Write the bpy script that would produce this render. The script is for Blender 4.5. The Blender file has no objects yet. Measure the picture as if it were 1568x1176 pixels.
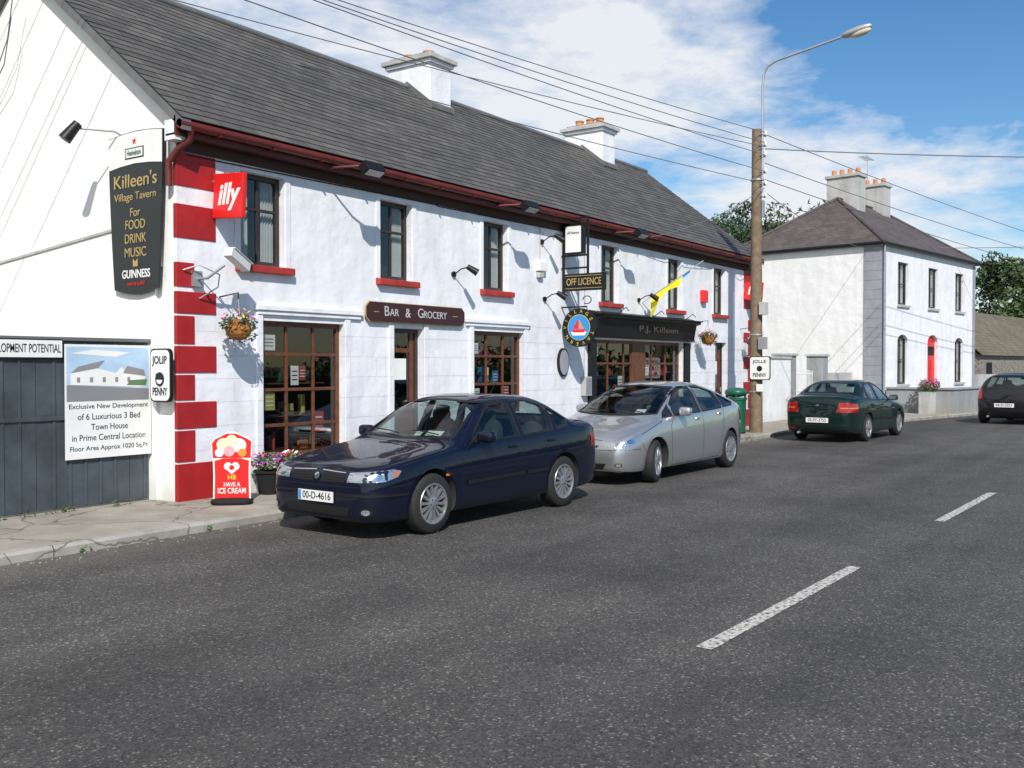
import bpy, bmesh, math, random
from mathutils import Vector, Matrix, noise
from mathutils.bvhtree import BVHTree
random.seed(7)
R=math.radians
scene=bpy.context.scene
col=scene.collection
scene.view_settings.view_transform='Standard'
scene.view_settings.look='None'
scene.view_settings.exposure=0

# ------------------------------------------------------------ materials
def nodes(name):
    m=bpy.data.materials.new(name); m.use_nodes=True
    nt=m.node_tree; return m,nt,nt.nodes['Principled BSDF']
def N(nt,t,**kw):
    n=nt.nodes.new(t)
    for k,v in kw.items():
        if k in n.inputs: n.inputs[k].default_value=v
        else: setattr(n,k,v)
    return n
def c4(c): return (c[0],c[1],c[2],1)
def mat(name,colr,rough=.6,metal=0,var=0,vscale=3,bump=0,bscale=60,coat=0,spec=.5,bdist=.01,detail=5):
    m,nt,b=nodes(name)
    b.inputs['Base Color'].default_value=c4(colr)
    b.inputs['Roughness'].default_value=rough
    b.inputs['Metallic'].default_value=metal
    b.inputs['Coat Weight'].default_value=coat
    b.inputs['Coat Roughness'].default_value=.03
    b.inputs['Specular IOR Level'].default_value=spec
    tc=N(nt,'ShaderNodeTexCoord')
    if var:
        n=N(nt,'ShaderNodeTexNoise',Scale=vscale,Detail=detail,Roughness=.6)
        nt.links.new(tc.outputs['Object'],n.inputs['Vector'])
        r=N(nt,'ShaderNodeValToRGB')
        r.color_ramp.elements[0].position=.3; r.color_ramp.elements[1].position=.7
        r.color_ramp.elements[0].color=c4([x*(1-var) for x in colr])
        r.color_ramp.elements[1].color=c4([min(1,x*(1+var*.6)) for x in colr])
        nt.links.new(n.outputs['Fac'],r.inputs[0]); nt.links.new(r.outputs[0],b.inputs['Base Color'])
    if bump:
        n=N(nt,'ShaderNodeTexNoise',Scale=bscale,Detail=4)
        nt.links.new(tc.outputs['Object'],n.inputs['Vector'])
        bp=N(nt,'ShaderNodeBump',Strength=bump,Distance=bdist)
        nt.links.new(n.outputs['Fac'],bp.inputs['Height']); nt.links.new(bp.outputs[0],b.inputs['Normal'])
    return m
def glassmat(name,tint,base=.05,rough=.01):
    # thin pane: see-through, reflecting more at grazing angles (same from both sides)
    m=bpy.data.materials.new(name); m.use_nodes=True; nt=m.node_tree; nt.nodes.clear()
    o=N(nt,'ShaderNodeOutputMaterial'); mx=N(nt,'ShaderNodeMixShader')
    t=N(nt,'ShaderNodeBsdfTransparent',Color=c4(tint)); g=N(nt,'ShaderNodeBsdfGlossy',Roughness=rough)
    g.inputs['Color'].default_value=(1,1,1,1)
    lw=N(nt,'ShaderNodeLayerWeight',Blend=.5)
    p=N(nt,'ShaderNodeMath',operation='POWER'); p.inputs[1].default_value=4.5
    a=N(nt,'ShaderNodeMath',operation='MULTIPLY_ADD'); a.inputs[1].default_value=1-base; a.inputs[2].default_value=base
    L=nt.links.new; L(lw.outputs['Facing'],p.inputs[0]); L(p.outputs[0],a.inputs[0]); L(a.outputs[0],mx.inputs[0])
    L(t.outputs[0],mx.inputs[1]); L(g.outputs[0],mx.inputs[2]); L(mx.outputs[0],o.inputs[0]); return m

def plaster(name,base,stain=.12,scored=False,rough_cast=.25,bs=90):
    m,nt,b=nodes(name); tc=N(nt,'ShaderNodeTexCoord'); L=nt.links.new
    b.inputs['Roughness'].default_value=.75
    n1=N(nt,'ShaderNodeTexNoise',Scale=.9,Detail=8,Roughness=.65); L(tc.outputs['Object'],n1.inputs['Vector'])
    mp=N(nt,'ShaderNodeMapping'); mp.inputs['Scale'].default_value=(4,4,.7); L(tc.outputs['Object'],mp.inputs['Vector'])
    n2=N(nt,'ShaderNodeTexNoise',Scale=1.0,Detail=6); L(mp.outputs[0],n2.inputs['Vector'])
    ad=N(nt,'ShaderNodeMath',operation='MULTIPLY'); L(n1.outputs['Fac'],ad.inputs[0]); L(n2.outputs['Fac'],ad.inputs[1])
    r=N(nt,'ShaderNodeValToRGB'); r.color_ramp.elements[0].position=.12; r.color_ramp.elements[1].position=.30
    r.color_ramp.elements[0].color=c4([x*(1-stain) for x in base]); r.color_ramp.elements[1].color=c4(base)
    L(ad.outputs[0],r.inputs[0])
    sp=N(nt,'ShaderNodeSeparateXYZ'); L(tc.outputs['Object'],sp.inputs[0])
    mr=N(nt,'ShaderNodeMapRange'); mr.inputs['From Min'].default_value=0; mr.inputs['From Max'].default_value=.40
    mr.inputs['To Min'].default_value=.6; mr.inputs['To Max'].default_value=0; L(sp.outputs['Z'],mr.inputs['Value'])
    dm=N(nt,'ShaderNodeMath',operation='MULTIPLY'); L(mr.outputs[0],dm.inputs[0]); L(n1.outputs['Fac'],dm.inputs[1])
    mx=N(nt,'ShaderNodeMixRGB'); mx.inputs['Color2'].default_value=(.25,.22,.17,1); L(dm.outputs[0],mx.inputs['Fac']); L(r.outputs[0],mx.inputs['Color1'])
    n5=N(nt,'ShaderNodeTexNoise',Scale=11,Detail=5,Roughness=.7); L(tc.outputs['Object'],n5.inputs['Vector'])
    r5=N(nt,'ShaderNodeValToRGB'); r5.color_ramp.elements[0].position=.25; r5.color_ramp.elements[0].color=(.78,.77,.74,1); r5.color_ramp.elements[1].position=.40; r5.color_ramp.elements[1].color=(1,1,1,1); L(n5.outputs['Fac'],r5.inputs[0])
    m5=N(nt,'ShaderNodeMixRGB',blend_type='MULTIPLY'); m5.inputs['Fac'].default_value=1; L(mx.outputs[0],m5.inputs['Color1']); L(r5.outputs[0],m5.inputs['Color2'])
    L(m5.outputs[0],b.inputs['Base Color'])
    nb=N(nt,'ShaderNodeTexNoise',Scale=bs,Detail=4); L(tc.outputs['Object'],nb.inputs['Vector'])
    nc=N(nt,'ShaderNodeTexNoise',Scale=2.2,Detail=3); L(tc.outputs['Object'],nc.inputs['Vector'])
    b1=N(nt,'ShaderNodeBump',Strength=rough_cast,Distance=.01); L(nb.outputs['Fac'],b1.inputs['Height'])
    b2=N(nt,'ShaderNodeBump',Strength=.45,Distance=.07); L(nc.outputs['Fac'],b2.inputs['Height']); L(b1.outputs[0],b2.inputs['Normal'])
    last=b2
    if scored:
        mp2=N(nt,'ShaderNodeMapping'); mp2.inputs['Rotation'].default_value=(R(90),0,0); L(tc.outputs['Object'],mp2.inputs['Vector'])
        bt=N(nt,'ShaderNodeTexBrick',Scale=1); bt.inputs['Brick Width'].default_value=.62; bt.inputs['Row Height'].default_value=.31
        bt.inputs['Mortar Size'].default_value=.010; L(mp2.outputs[0],bt.inputs['Vector'])
        b3=N(nt,'ShaderNodeBump',Strength=.9,Distance=.015,invert=True); L(bt.outputs['Fac'],b3.inputs['Height']); L(last.outputs[0],b3.inputs['Normal']); last=b3
    L(last.outputs[0],b.inputs['Normal'])
    return m

def slate(name,c1,c2,bw,rh):
    m,nt,b=nodes(name); L=nt.links.new
    uv=N(nt,'ShaderNodeUVMap'); 
    bt=N(nt,'ShaderNodeTexBrick',Scale=1); bt.inputs['Brick Width'].default_value=bw; bt.inputs['Row Height'].default_value=rh
    bt.inputs['Mortar Size'].default_value=.007; bt.inputs['Mortar Smooth'].default_value=.3; bt.inputs['Color1'].default_value=c4(c1); bt.inputs['Color2'].default_value=c4(c2)
    bt.inputs['Mortar'].default_value=(.022,.022,.022,1); bt.inputs['Bias'].default_value=-.1
    L(uv.outputs[0],bt.inputs['Vector'])
    n=N(nt,'ShaderNodeTexNoise',Scale=.8,Detail=9,Roughness=.7); L(uv.outputs[0],n.inputs['Vector'])
    r=N(nt,'ShaderNodeValToRGB'); r.color_ramp.elements[0].position=.35; r.color_ramp.elements[0].color=(.78,.78,.78,1)
    r.color_ramp.elements[1].position=.68; r.color_ramp.elements[1].color=(1.25,1.22,1.16,1); L(n.outputs['Fac'],r.inputs[0])
    mx=N(nt,'ShaderNodeMixRGB',blend_type='MULTIPLY'); mx.inputs['Fac'].default_value=1
    L(bt.outputs['Color'],mx.inputs['Color1']); L(r.outputs[0],mx.inputs['Color2'])
    n3=N(nt,'ShaderNodeTexNoise',Scale=9,Detail=4,Roughness=.7); L(uv.outputs[0],n3.inputs['Vector'])
    r3=N(nt,'ShaderNodeValToRGB'); r3.color_ramp.elements[0].position=.64; r3.color_ramp.elements[1].position=.72; L(n3.outputs['Fac'],r3.inputs[0])
    f3=N(nt,'ShaderNodeMath',operation='MULTIPLY'); f3.inputs[1].default_value=.35; L(r3.outputs[0],f3.inputs[0])
    m3=N(nt,'ShaderNodeMixRGB'); m3.inputs['Color2'].default_value=(.25,.24,.19,1); L(f3.outputs[0],m3.inputs['Fac']); L(mx.outputs[0],m3.inputs['Color1'])
    L(m3.outputs[0],b.inputs['Base Color']); b.inputs['Roughness'].default_value=.68
    bp=N(nt,'ShaderNodeBump',Strength=.5,Distance=.008,invert=True); L(bt.outputs['Fac'],bp.inputs['Height'])
    n2=N(nt,'ShaderNodeTexNoise',Scale=30,Detail=3); L(uv.outputs[0],n2.inputs['Vector'])
    bp2=N(nt,'ShaderNodeBump',Strength=.25,Distance=.01); L(n2.outputs['Fac'],bp2.inputs['Height']); L(bp.outputs[0],bp2.inputs['Normal'])
    L(bp2.outputs[0],b.inputs['Normal']); return m

def asphalt():
    m,nt,b=nodes('asphalt'); L=nt.links.new; tc=N(nt,'ShaderNodeTexCoord'); O=tc.outputs['Object']
    a=N(nt,'ShaderNodeTexNoise',Scale=.38,Detail=9,Roughness=.68); L(O,a.inputs['Vector'])
    r=N(nt,'ShaderNodeValToRGB'); r.color_ramp.elements[0].position=.36; r.color_ramp.elements[0].color=(.045,.043,.042,1)
    r.color_ramp.elements[1].position=.66; r.color_ramp.elements[1].color=(.090,.086,.081,1); L(a.outputs['Fac'],r.inputs[0])
    mp=N(nt,'ShaderNodeMapping'); mp.inputs['Scale'].default_value=(.05,1.1,1); L(O,mp.inputs['Vector'])
    s=N(nt,'ShaderNodeTexNoise',Scale=1,Detail=5); L(mp.outputs[0],s.inputs['Vector'])
    rs=N(nt,'ShaderNodeValToRGB'); rs.color_ramp.elements[0].position=.35; rs.color_ramp.elements[0].color=(.78,.78,.78,1)
    rs.color_ramp.elements[1].position=.65; rs.color_ramp.elements[1].color=(1.16,1.16,1.16,1); L(s.outputs['Fac'],rs.inputs[0])
    mm=N(nt,'ShaderNodeMixRGB',blend_type='MULTIPLY'); mm.inputs['Fac'].default_value=1; L(r.outputs[0],mm.inputs['Color1']); L(rs.outputs[0],mm.inputs['Color2'])
    v=N(nt,'ShaderNodeTexVoronoi',Scale=80); L(O,v.inputs['Vector'])
    sp=N(nt,'ShaderNodeSeparateColor'); L(v.outputs['Color'],sp.inputs[0])
    rv=N(nt,'ShaderNodeValToRGB'); rv.color_ramp.elements[0].position=.0; rv.color_ramp.elements[0].color=(.45,.45,.45,1)
    rv.color_ramp.elements[1].position=.94; rv.color_ramp.elements[1].color=(1.35,1.32,1.28,1)
    e=rv.color_ramp.elements.new(.96); e.color=(3.0,2.9,2.7,1); L(sp.outputs[0],rv.inputs[0])
    m2=N(nt,'ShaderNodeMixRGB',blend_type='MULTIPLY'); m2.inputs['Fac'].default_value=1; L(mm.outputs[0],m2.inputs['Color1']); L(rv.outputs[0],m2.inputs['Color2'])
    n4=N(nt,'ShaderNodeTexNoise',Scale=1.1,Detail=6,Roughness=.72); L(O,n4.inputs['Vector'])
    r4=N(nt,'ShaderNodeValToRGB'); r4.color_ramp.elements[0].position=.28; r4.color_ramp.elements[0].color=(.6,.6,.6,1)
    r4.color_ramp.elements[1].position=.40; r4.color_ramp.elements[1].color=(1,1,1,1); L(n4.outputs['Fac'],r4.inputs[0])
    m4=N(nt,'ShaderNodeMixRGB',blend_type='MULTIPLY'); m4.inputs['Fac'].default_value=1; L(m2.outputs[0],m4.inputs['Color1']); L(r4.outputs[0],m4.inputs['Color2'])
    sx=N(nt,'ShaderNodeSeparateXYZ'); L(O,sx.inputs[0]); n6=N(nt,'ShaderNodeTexNoise',Scale=2.5,Detail=6); L(O,n6.inputs['Vector'])
    my=N(nt,'ShaderNodeMapRange'); my.inputs['From Min'].default_value=7.6; my.inputs['From Max'].default_value=8.5; my.inputs['To Min'].default_value=0; my.inputs['To Max'].default_value=.8; L(sx.outputs['Y'],my.inputs['Value'])
    mq=N(nt,'ShaderNodeMath',operation='MULTIPLY'); L(my.outputs[0],mq.inputs[0]); L(n6.outputs['Fac'],mq.inputs[1])
    m6=N(nt,'ShaderNodeMixRGB'); m6.inputs['Color2'].default_value=(.17,.15,.12,1); L(mq.outputs[0],m6.inputs['Fac']); L(m4.outputs[0],m6.inputs['Color1'])
    L(m6.outputs[0],b.inputs['Base Color']); b.inputs['Roughness'].default_value=.8
    bp=N(nt,'ShaderNodeBump',Strength=.7,Distance=.007); L(v.outputs['Distance'],bp.inputs['Height']); L(bp.outputs[0],b.inputs['Normal'])
    return m

def concrete(name,c):
    m,nt,b=nodes(name); L=nt.links.new; tc=N(nt,'ShaderNodeTexCoord'); O=tc.outputs['Object']
    a=N(nt,'ShaderNodeTexNoise',Scale=1.5,Detail=9,Roughness=.7); L(O,a.inputs['Vector'])
    r=N(nt,'ShaderNodeValToRGB'); r.color_ramp.elements[0].position=.3; r.color_ramp.elements[0].color=c4([x*.62 for x in c])
    r.color_ramp.elements[1].position=.7; r.color_ramp.elements[1].color=c4([x*1.2 for x in c]); L(a.outputs['Fac'],r.inputs[0])
    dn=N(nt,'ShaderNodeTexNoise',Scale=3,Detail=4); L(O,dn.inputs['Vector'])
    va=N(nt,'ShaderNodeMixRGB',blend_type='ADD'); va.inputs['Fac'].default_value=.35; L(O,va.inputs['Color1']); L(dn.outputs['Color'],va.inputs['Color2'])
    v=N(nt,'ShaderNodeTexVoronoi',feature='DISTANCE_TO_EDGE',Scale=.75); L(va.outputs[0],v.inputs['Vector'])
    rc=N(nt,'ShaderNodeValToRGB'); rc.color_ramp.elements[0].position=.0; rc.color_ramp.elements[0].color=(.35,.33,.29,1)
    rc.color_ramp.elements[1].position=.012; rc.color_ramp.elements[1].color=(1,1,1,1); L(v.outputs['Distance'],rc.inputs[0])
    m1=N(nt,'ShaderNodeMixRGB',blend_type='MULTIPLY'); m1.inputs['Fac'].default_value=1; L(r.outputs[0],m1.inputs['Color1']); L(rc.outputs[0],m1.inputs['Color2'])
    L(m1.outputs[0],b.inputs['Base Color']); b.inputs['Roughness'].default_value=.85
    n=N(nt,'ShaderNodeTexNoise',Scale=70,Detail=4); L(O,n.inputs['Vector'])
    bp=N(nt,'ShaderNodeBump',Strength=.4,Distance=.01); L(n.outputs['Fac'],bp.inputs['Height']); L(bp.outputs[0],b.inputs['Normal'])
    return m

def worn_paint():
    m,nt,b=nodes('road_paint'); L=nt.links.new; tc=N(nt,'ShaderNodeTexCoord'); O=tc.outputs['Object']
    a=N(nt,'ShaderNodeTexNoise',Scale=28,Detail=8,Roughness=.75); L(O,a.inputs['Vector'])
    r=N(nt,'ShaderNodeValToRGB'); r.color_ramp.elements[0].position=.42; r.color_ramp.elements[0].color=(.08,.078,.075,1)
    r.color_ramp.elements[1].position=.52; r.color_ramp.elements[1].color=(.50,.49,.45,1); L(a.outputs['Fac'],r.inputs[0])
    L(r.outputs[0],b.inputs['Base Color']); b.inputs['Roughness'].default_value=.8
    return m

M={}
M['white']=plaster('white_render',(.79,.80,.84),.14)
M['gwhite']=plaster('gable_render',(.86,.855,.82),.05,False,.12)
M['score']=plaster('scored_render',(.77,.78,.83),.14,True,.2)
M['rough']=plaster('roughcast',(.80,.80,.80),.12,False,1.0,28)
M['grey']=plaster('grey_render',(.30,.31,.35),.2)
M['ltgrey']=plaster('pale_grey_render',(.46,.46,.45),.25)
M['midgrey']=plaster('mid_grey_render',(.30,.31,.32),.25)
M['red']=mat('red_paint',(.36,.012,.014),.55,var=.25,vscale=2.5,bump=.35,bscale=60)
M['sill']=mat('sill_red',(.40,.035,.028),.55,var=.35,vscale=4,bump=.2)
M['fascia']=mat('fascia_red',(.12,.016,.013),.5,var=.3,vscale=3)
M['soffit']=mat('soffit_brown',(.05,.018,.014),.7)
M['slate']=slate('roof_slate',(.070,.066,.063),(.112,.105,.097),.30,.18586)
M['slate2']=slate('roof_slate_brown',(.075,.060,.060),(.11,.09,.088),.30,.22)
M['slate3']=slate('mossy_slate',(.13,.11,.07),(.17,.14,.10),.4,.22)
M['lead']=mat('lead',(.13,.133,.135),.6,var=.2)
M['pot']=mat('clay_pot',(.50,.22,.10),.8,var=.25,vscale=8)
M['black']=mat('black_paint',(.010,.010,.011),.45,spec=.3)
M['blackm']=mat('black_matt',(.013,.013,.014),.8,spec=.3)
M['rubber']=mat('rubber',(.016,.016,.016),.75,bump=.2,bscale=150)
M['trim']=mat('black_trim',(.012,.012,.013),.5,spec=.3)
M['wood']=mat('brown_timber',(.13,.045,.021),.5,var=.35,vscale=9)
M['darkwood']=mat('dark_timber',(.030,.024,.022),.45,var=.2)
M['pole']=mat('weathered_timber',(.20,.145,.095),.85,var=.4,vscale=6,bump=.5,bscale=25)
M['galv']=mat('galvanised_steel',(.42,.44,.45),.5,.6,var=.15)
M['signwhite']=mat('sign_white',(.78,.78,.76),.45,var=.06)
M['signblack']=mat('sign_black',(.014,.018,.018),.4)
M['gold']=mat('gold_lettering',(.42,.31,.12),.5)
M['dimgold']=mat('faded_lettering',(.085,.068,.045),.6)
M['silverl']=mat('silver_lettering',(.50,.50,.51),.5)
M['goldb']=mat('yellow_lettering',(.50,.42,.07),.5)
M['brightred']=mat('sign_red',(.70,.015,.015),.35,var=.08)
M['orange']=mat('orange_band',(.75,.25,.03),.5)
M['blue']=mat('sign_blue',(.03,.25,.6),.45)
M['cream']=mat('cream',(.75,.66,.45),.5)
M['pink']=mat('pink',(.75,.35,.4),.5)
M['plate']=mat('plate_white',(.75,.75,.73),.35)
M['ink']=mat('ink',(.01,.01,.02),.5)
M['curtain']=mat('curtain',(.55,.55,.54),.9,var=.15)
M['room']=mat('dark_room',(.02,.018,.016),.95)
M['glass']=glassmat('window_glass',(.66,.70,.70),.08)
M['cglass']=glassmat('car_glass',(.55,.64,.62),.06)
M['lens']=glassmat('lens_glass',(.92,.94,.95),.05)
M['chrome']=mat('chrome',(.75,.76,.78),.12,1)
M['alloy']=mat('alloy_wheel',(.44,.45,.47),.38,.75,var=.2,vscale=12)
M['alloyd']=mat('wheel_dark',(.02,.02,.022),.8)
M['refl']=mat('lamp_reflector',(.62,.64,.67),.22,.8,bump=.6,bscale=40)
M['redlens']=mat('rear_lamp_red',(.30,.006,.008),.12,coat=1)
M['amber']=mat('amber_lens',(.6,.16,.02),.15,coat=1)
M['seat']=mat('seat_cloth',(.045,.048,.055),.9,bump=.3)
M['interior']=mat('car_interior',(.03,.03,.033),.85)
M['steel']=mat('hoarding_steel',(.070,.088,.102),.6,.2,var=.5,vscale=1.6,bump=.3,bscale=5,bdist=.03,detail=9)
M['asphalt']=asphalt(); M['pave']=concrete('pavement_concrete',(.33,.30,.25)); M['kerb']=concrete('kerb_concrete',(.33,.315,.28))
M['paint']=worn_paint()
M['grass']=mat('grass',(.06,.09,.03),.95,var=.4,vscale=.5)
M['leafd']=mat('leaf_dark',(.022,.042,.014),.75,var=.4,vscale=1.2)
M['leaf']=mat('leaf',(.045,.085,.022),.7,var=.4,vscale=1.5)
M['leafl']=mat('leaf_light',(.085,.13,.035),.7,var=.3,vscale=1.5)
M['bark']=mat('bark',(.07,.05,.035),.9,bump=.6,bscale=20)
M['fpink']=mat('flower_pink',(.70,.06,.30),.6); M['fred']=mat('flower_red',(.65,.02,.03),.6)
M['fpur']=mat('flower_purple',(.22,.06,.45),.6); M['fyel']=mat('flower_yellow',(.8,.55,.05),.6); M['fwhite']=mat('flower_white',(.8,.78,.75),.6)
M['basket']=mat('basket_fibre',(.35,.14,.03),.9,var=.4,vscale=20,bump=.6)
M['bin']=mat('bin_green',(.008,.10,.06),.4,var=.1)
M['paleblue']=mat('print_sky',(.42,.58,.75),.5,var=.15,vscale=3)
M['printgrey']=mat('print_road',(.22,.22,.23),.5)
M['printdk']=mat('print_roof',(.25,.24,.25),.5)
M['printgreen']=mat('print_hedge',(.12,.2,.1),.5)
M['yellow']=mat('flag_yellow',(.75,.68,.02),.7)
M['maroon']=mat('board_maroon',(.045,.012,.014),.4)
M['stone']=mat('rubble_stone',(.25,.22,.19),.9,var=.5,vscale=5,bump=.8,bscale=9,bdist=.05)
M['disp1']=mat('display_a',(.4,.05,.04),.6); M['disp2']=mat('display_b',(.45,.4,.1),.6); M['disp3']=mat('display_c',(.04,.16,.33),.6)
M['lampcream']=mat('lamp_glass',(.65,.60,.48),.3)
M['cable']=mat('cable',(.14,.145,.155),.6)

def carpaint(name,c,metal=0,rough=.45,dust=.25,spec=.4,coat=1):
    m,nt,b=nodes(name); L=nt.links.new
    b.inputs['Metallic'].default_value=metal; b.inputs['Roughness'].default_value=rough; b.inputs['Specular IOR Level'].default_value=spec
    b.inputs['Coat Weight'].default_value=coat; b.inputs['Coat Roughness'].default_value=.02
    tc=N(nt,'ShaderNodeTexCoord')
    sp=N(nt,'ShaderNodeSeparateXYZ'); L(tc.outputs['Object'],sp.inputs[0])
    mr=N(nt,'ShaderNodeMapRange'); mr.inputs['From Min'].default_value=.15; mr.inputs['From Max'].default_value=.5; mr.inputs['To Min'].default_value=dust; mr.inputs['To Max'].default_value=.0
    L(sp.outputs['Z'],mr.inputs['Value'])
    n=N(nt,'ShaderNodeTexNoise',Scale=5,Detail=6); L(tc.outputs['Object'],n.inputs['Vector'])
    mu=N(nt,'ShaderNodeMath',operation='MULTIPLY'); L(mr.outputs[0],mu.inputs[0]); L(n.outputs['Fac'],mu.inputs[1])
    mx=N(nt,'ShaderNodeMixRGB'); mx.inputs['Color1'].default_value=c4(c); mx.inputs['Color2'].default_value=(.10,.09,.075,1); L(mu.outputs[0],mx.inputs['Fac']); L(mx.outputs[0],b.inputs['Base Color'])
    return m

# ------------------------------------------------------------ geometry helpers
INV={}
# pub-side image coordinates, shrunk toward the camera to pavement level, anchored at pub corner
CR=Vector((7.77,10.6,0)); CW=Vector((7.38,10.07,.095)); K=.95
def root(name,raw=(0,0,0),k=K,rot=0):
    e=bpy.data.objects.new(name,None); e.empty_display_size=.3; col.objects.link(e)
    raw=Vector(raw)
    if k==K:
        e.location=CW+(raw-CR)*K; e.scale=(K,K,K); INV[e.name]=Matrix.Translation(-raw)
    else:
        e.location=raw; INV[e.name]=Matrix.Identity(4)
    e.rotation_euler=(0,0,rot)
    return e
def attach(o,r):
    if r is not None:
        o.parent=r; o.matrix_parent_inverse=INV.get(r.name,Matrix.Identity(4))
def sharp(me,ang=35):
    bm=bmesh.new(); bm.from_mesh(me)
    for f in bm.faces: f.smooth=True
    for e in bm.edges:
        if len(e.link_faces)==2:
            e.smooth = e.calc_face_angle(0)<R(ang)
    bm.to_mesh(me); bm.free()
class MB:
    def __init__(s): s.v=[];s.f=[];s.m=[];s.ms=[];s.uv={}
    def mi(s,m):
        if m not in s.ms: s.ms.append(m)
        return s.ms.index(m)
    def face(s,pts,m,uv=None):
        n=len(s.v); s.v+= [tuple(p) for p in pts]; s.f.append(tuple(range(n,n+len(pts)))); s.m.append(s.mi(m))
        if uv: s.uv[len(s.f)-1]=uv
    def box(s,lo,hi,m,T=None):
        x0,y0,z0=lo;x1,y1,z1=hi
        c=[(x0,y0,z0),(x1,y0,z0),(x1,y1,z0),(x0,y1,z0),(x0,y0,z1),(x1,y0,z1),(x1,y1,z1),(x0,y1,z1)]
        if T is not None: c=[tuple(T@Vector(p)) for p in c]
        n=len(s.v); s.v+=c; k=s.mi(m)
        for f in ((0,3,2,1),(4,5,6,7),(0,1,5,4),(1,2,6,5),(2,3,7,6),(3,0,4,7)):
            s.f.append(tuple(n+i for i in f)); s.m.append(k)
    def cyl(s,p1,p2,r1,r2,m,seg=14):
        p1=Vector(p1);p2=Vector(p2); d=(p2-p1).normalized()
        a=d.orthogonal().normalized(); b=d.cross(a); n=len(s.v);k=s.mi(m)
        for p,r in((p1,r1),(p2,r2)):
            for i in range(seg):
                t=2*math.pi*i/seg; s.v.append(tuple(p+(a*math.cos(t)+b*math.sin(t))*r))
        for i in range(seg):
            j=(i+1)%seg; s.f.append((n+i,n+j,n+seg+j,n+seg+i)); s.m.append(k)
        s.f.append(tuple(n+seg-1-i for i in range(seg))); s.m.append(k)
        s.f.append(tuple(n+seg+i for i in range(seg))); s.m.append(k)
    def prism(s,pts,axis,a,b,m):
        def P(p,t):
            return {'x':(t,p[0],p[1]),'y':(p[0],t,p[1]),'z':(p[0],p[1],t)}[axis]
        n=len(s.v);k=s.mi(m);q=len(pts)
        s.v+=[P(p,a) for p in pts]+[P(p,b) for p in pts]
        s.f.append(tuple(range(n,n+q))); s.m.append(k); s.f.append(tuple(range(n+2*q-1,n+q-1,-1))); s.m.append(k)
        for i in range(q):
            j=(i+1)%q; s.f.append((n+i,n+j,n+q+j,n+q+i)); s.m.append(k)
    def superq(s,c,r,m,e=.5,nu=16,nv=10,T=None):
        n=len(s.v);k=s.mi(m)
        def sp(x,p): return math.copysign(abs(x)**p,x)
        for j in range(nv+1):
            v=-math.pi/2+math.pi*j/nv
            for i in range(nu):
                u=2*math.pi*i/nu
                p=Vector((r[0]*sp(math.cos(v),e)*sp(math.cos(u),e),r[1]*sp(math.cos(v),e)*sp(math.sin(u),e),r[2]*sp(math.sin(v),e)))
                if T is not None: p=T@p
                s.v.append((p.x+c[0],p.y+c[1],p.z+c[2]))
        for j in range(nv):
            for i in range(nu):
                i2=(i+1)%nu; s.f.append((n+j*nu+i,n+j*nu+i2,n+(j+1)*nu+i2,n+(j+1)*nu+i)); s.m.append(k)
    def leaves(s,c,r,n,size,mats,hollow=0,flat=.0):
        for _ in range(n):
            while True:
                d=Vector((random.uniform(-1,1),random.uniform(-1,1),random.uniform(-1,1)))
                if hollow<d.length<1: break
            p=Vector((c[0]+d.x*r[0],c[1]+d.y*r[1],c[2]+d.z*r[2]))
            a=Vector((random.gauss(0,1),random.gauss(0,1),random.gauss(0,1))).normalized(); b=a.orthogonal().normalized()
            q=size*random.uniform(.6,1.3)
            s.face([p-a*q,p+b*q*.45,p+a*q,p-b*q*.45],random.choice(mats))
    def obj(s,name,r=None,smooth=False,bevel=0,angle=35):
        me=bpy.data.meshes.new(name); me.from_pydata(s.v,[],s.f)
        for m in s.ms: me.materials.append(m)
        me.polygons.foreach_set('material_index',s.m)
        if s.uv:
            u=me.uv_layers.new(name='UVMap')
            for fi,c in s.uv.items():
                for li,uvc in zip(me.polygons[fi].loop_indices,c): u.data[li].uv=uvc
        me.update()
        if smooth: sharp(me,angle)
        o=bpy.data.objects.new(name,me); col.objects.link(o); attach(o,r)
        if bevel:
            b=o.modifiers.new('bevel','BEVEL'); b.width=bevel; b.segments=2; b.limit_method='ANGLE'
        return o
def tube(name,pts,r,m,rt=None,res=3):
    c=bpy.data.curves.new(name,'CURVE'); c.dimensions='3D'; c.bevel_depth=r; c.bevel_resolution=res; c.use_fill_caps=True
    sp=c.splines.new('POLY'); sp.points.add(len(pts)-1)
    for q,p in zip(sp.points,pts): q.co=(p[0],p[1],p[2],1)
    c.materials.append(m); o=bpy.data.objects.new(name,c); col.objects.link(o); attach(o,rt); return o
def cable(name,a,b,sag,r,rt,n=24):
    a=Vector(a);b=Vector(b); pts=[]
    for i in range(n+1):
        t=i/n; p=a.lerp(b,t); p.z-=sag*4*t*(1-t); pts.append(p)
    return tube(name,pts,r,M['cable'],rt,1)
FR={'S':(R(90),0,0),'W':(R(90),0,R(-90)),'E':(R(90),0,R(90))}
def text(body,rt,loc,face,m,w=None,h=None,ext=.002,off=.0,name='lettering',shear=0):
    c=bpy.data.curves.new(name,'FONT'); c.body=body; c.align_x='CENTER'; c.align_y='CENTER'; c.extrude=ext; c.offset=off; c.shear=shear
    c.materials.append(m); o=bpy.data.objects.new(name,c); col.objects.link(o)
    bpy.context.view_layer.update(); d=o.dimensions
    sx=w/d.x if w else None; sy=h/d.y if h else None
    if sx is None: sx=sy
    if sy is None: sy=sx
    o.scale=(sx,sy,1); o.location=loc; o.rotation_euler=FR[face]; attach(o,rt); return o

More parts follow.
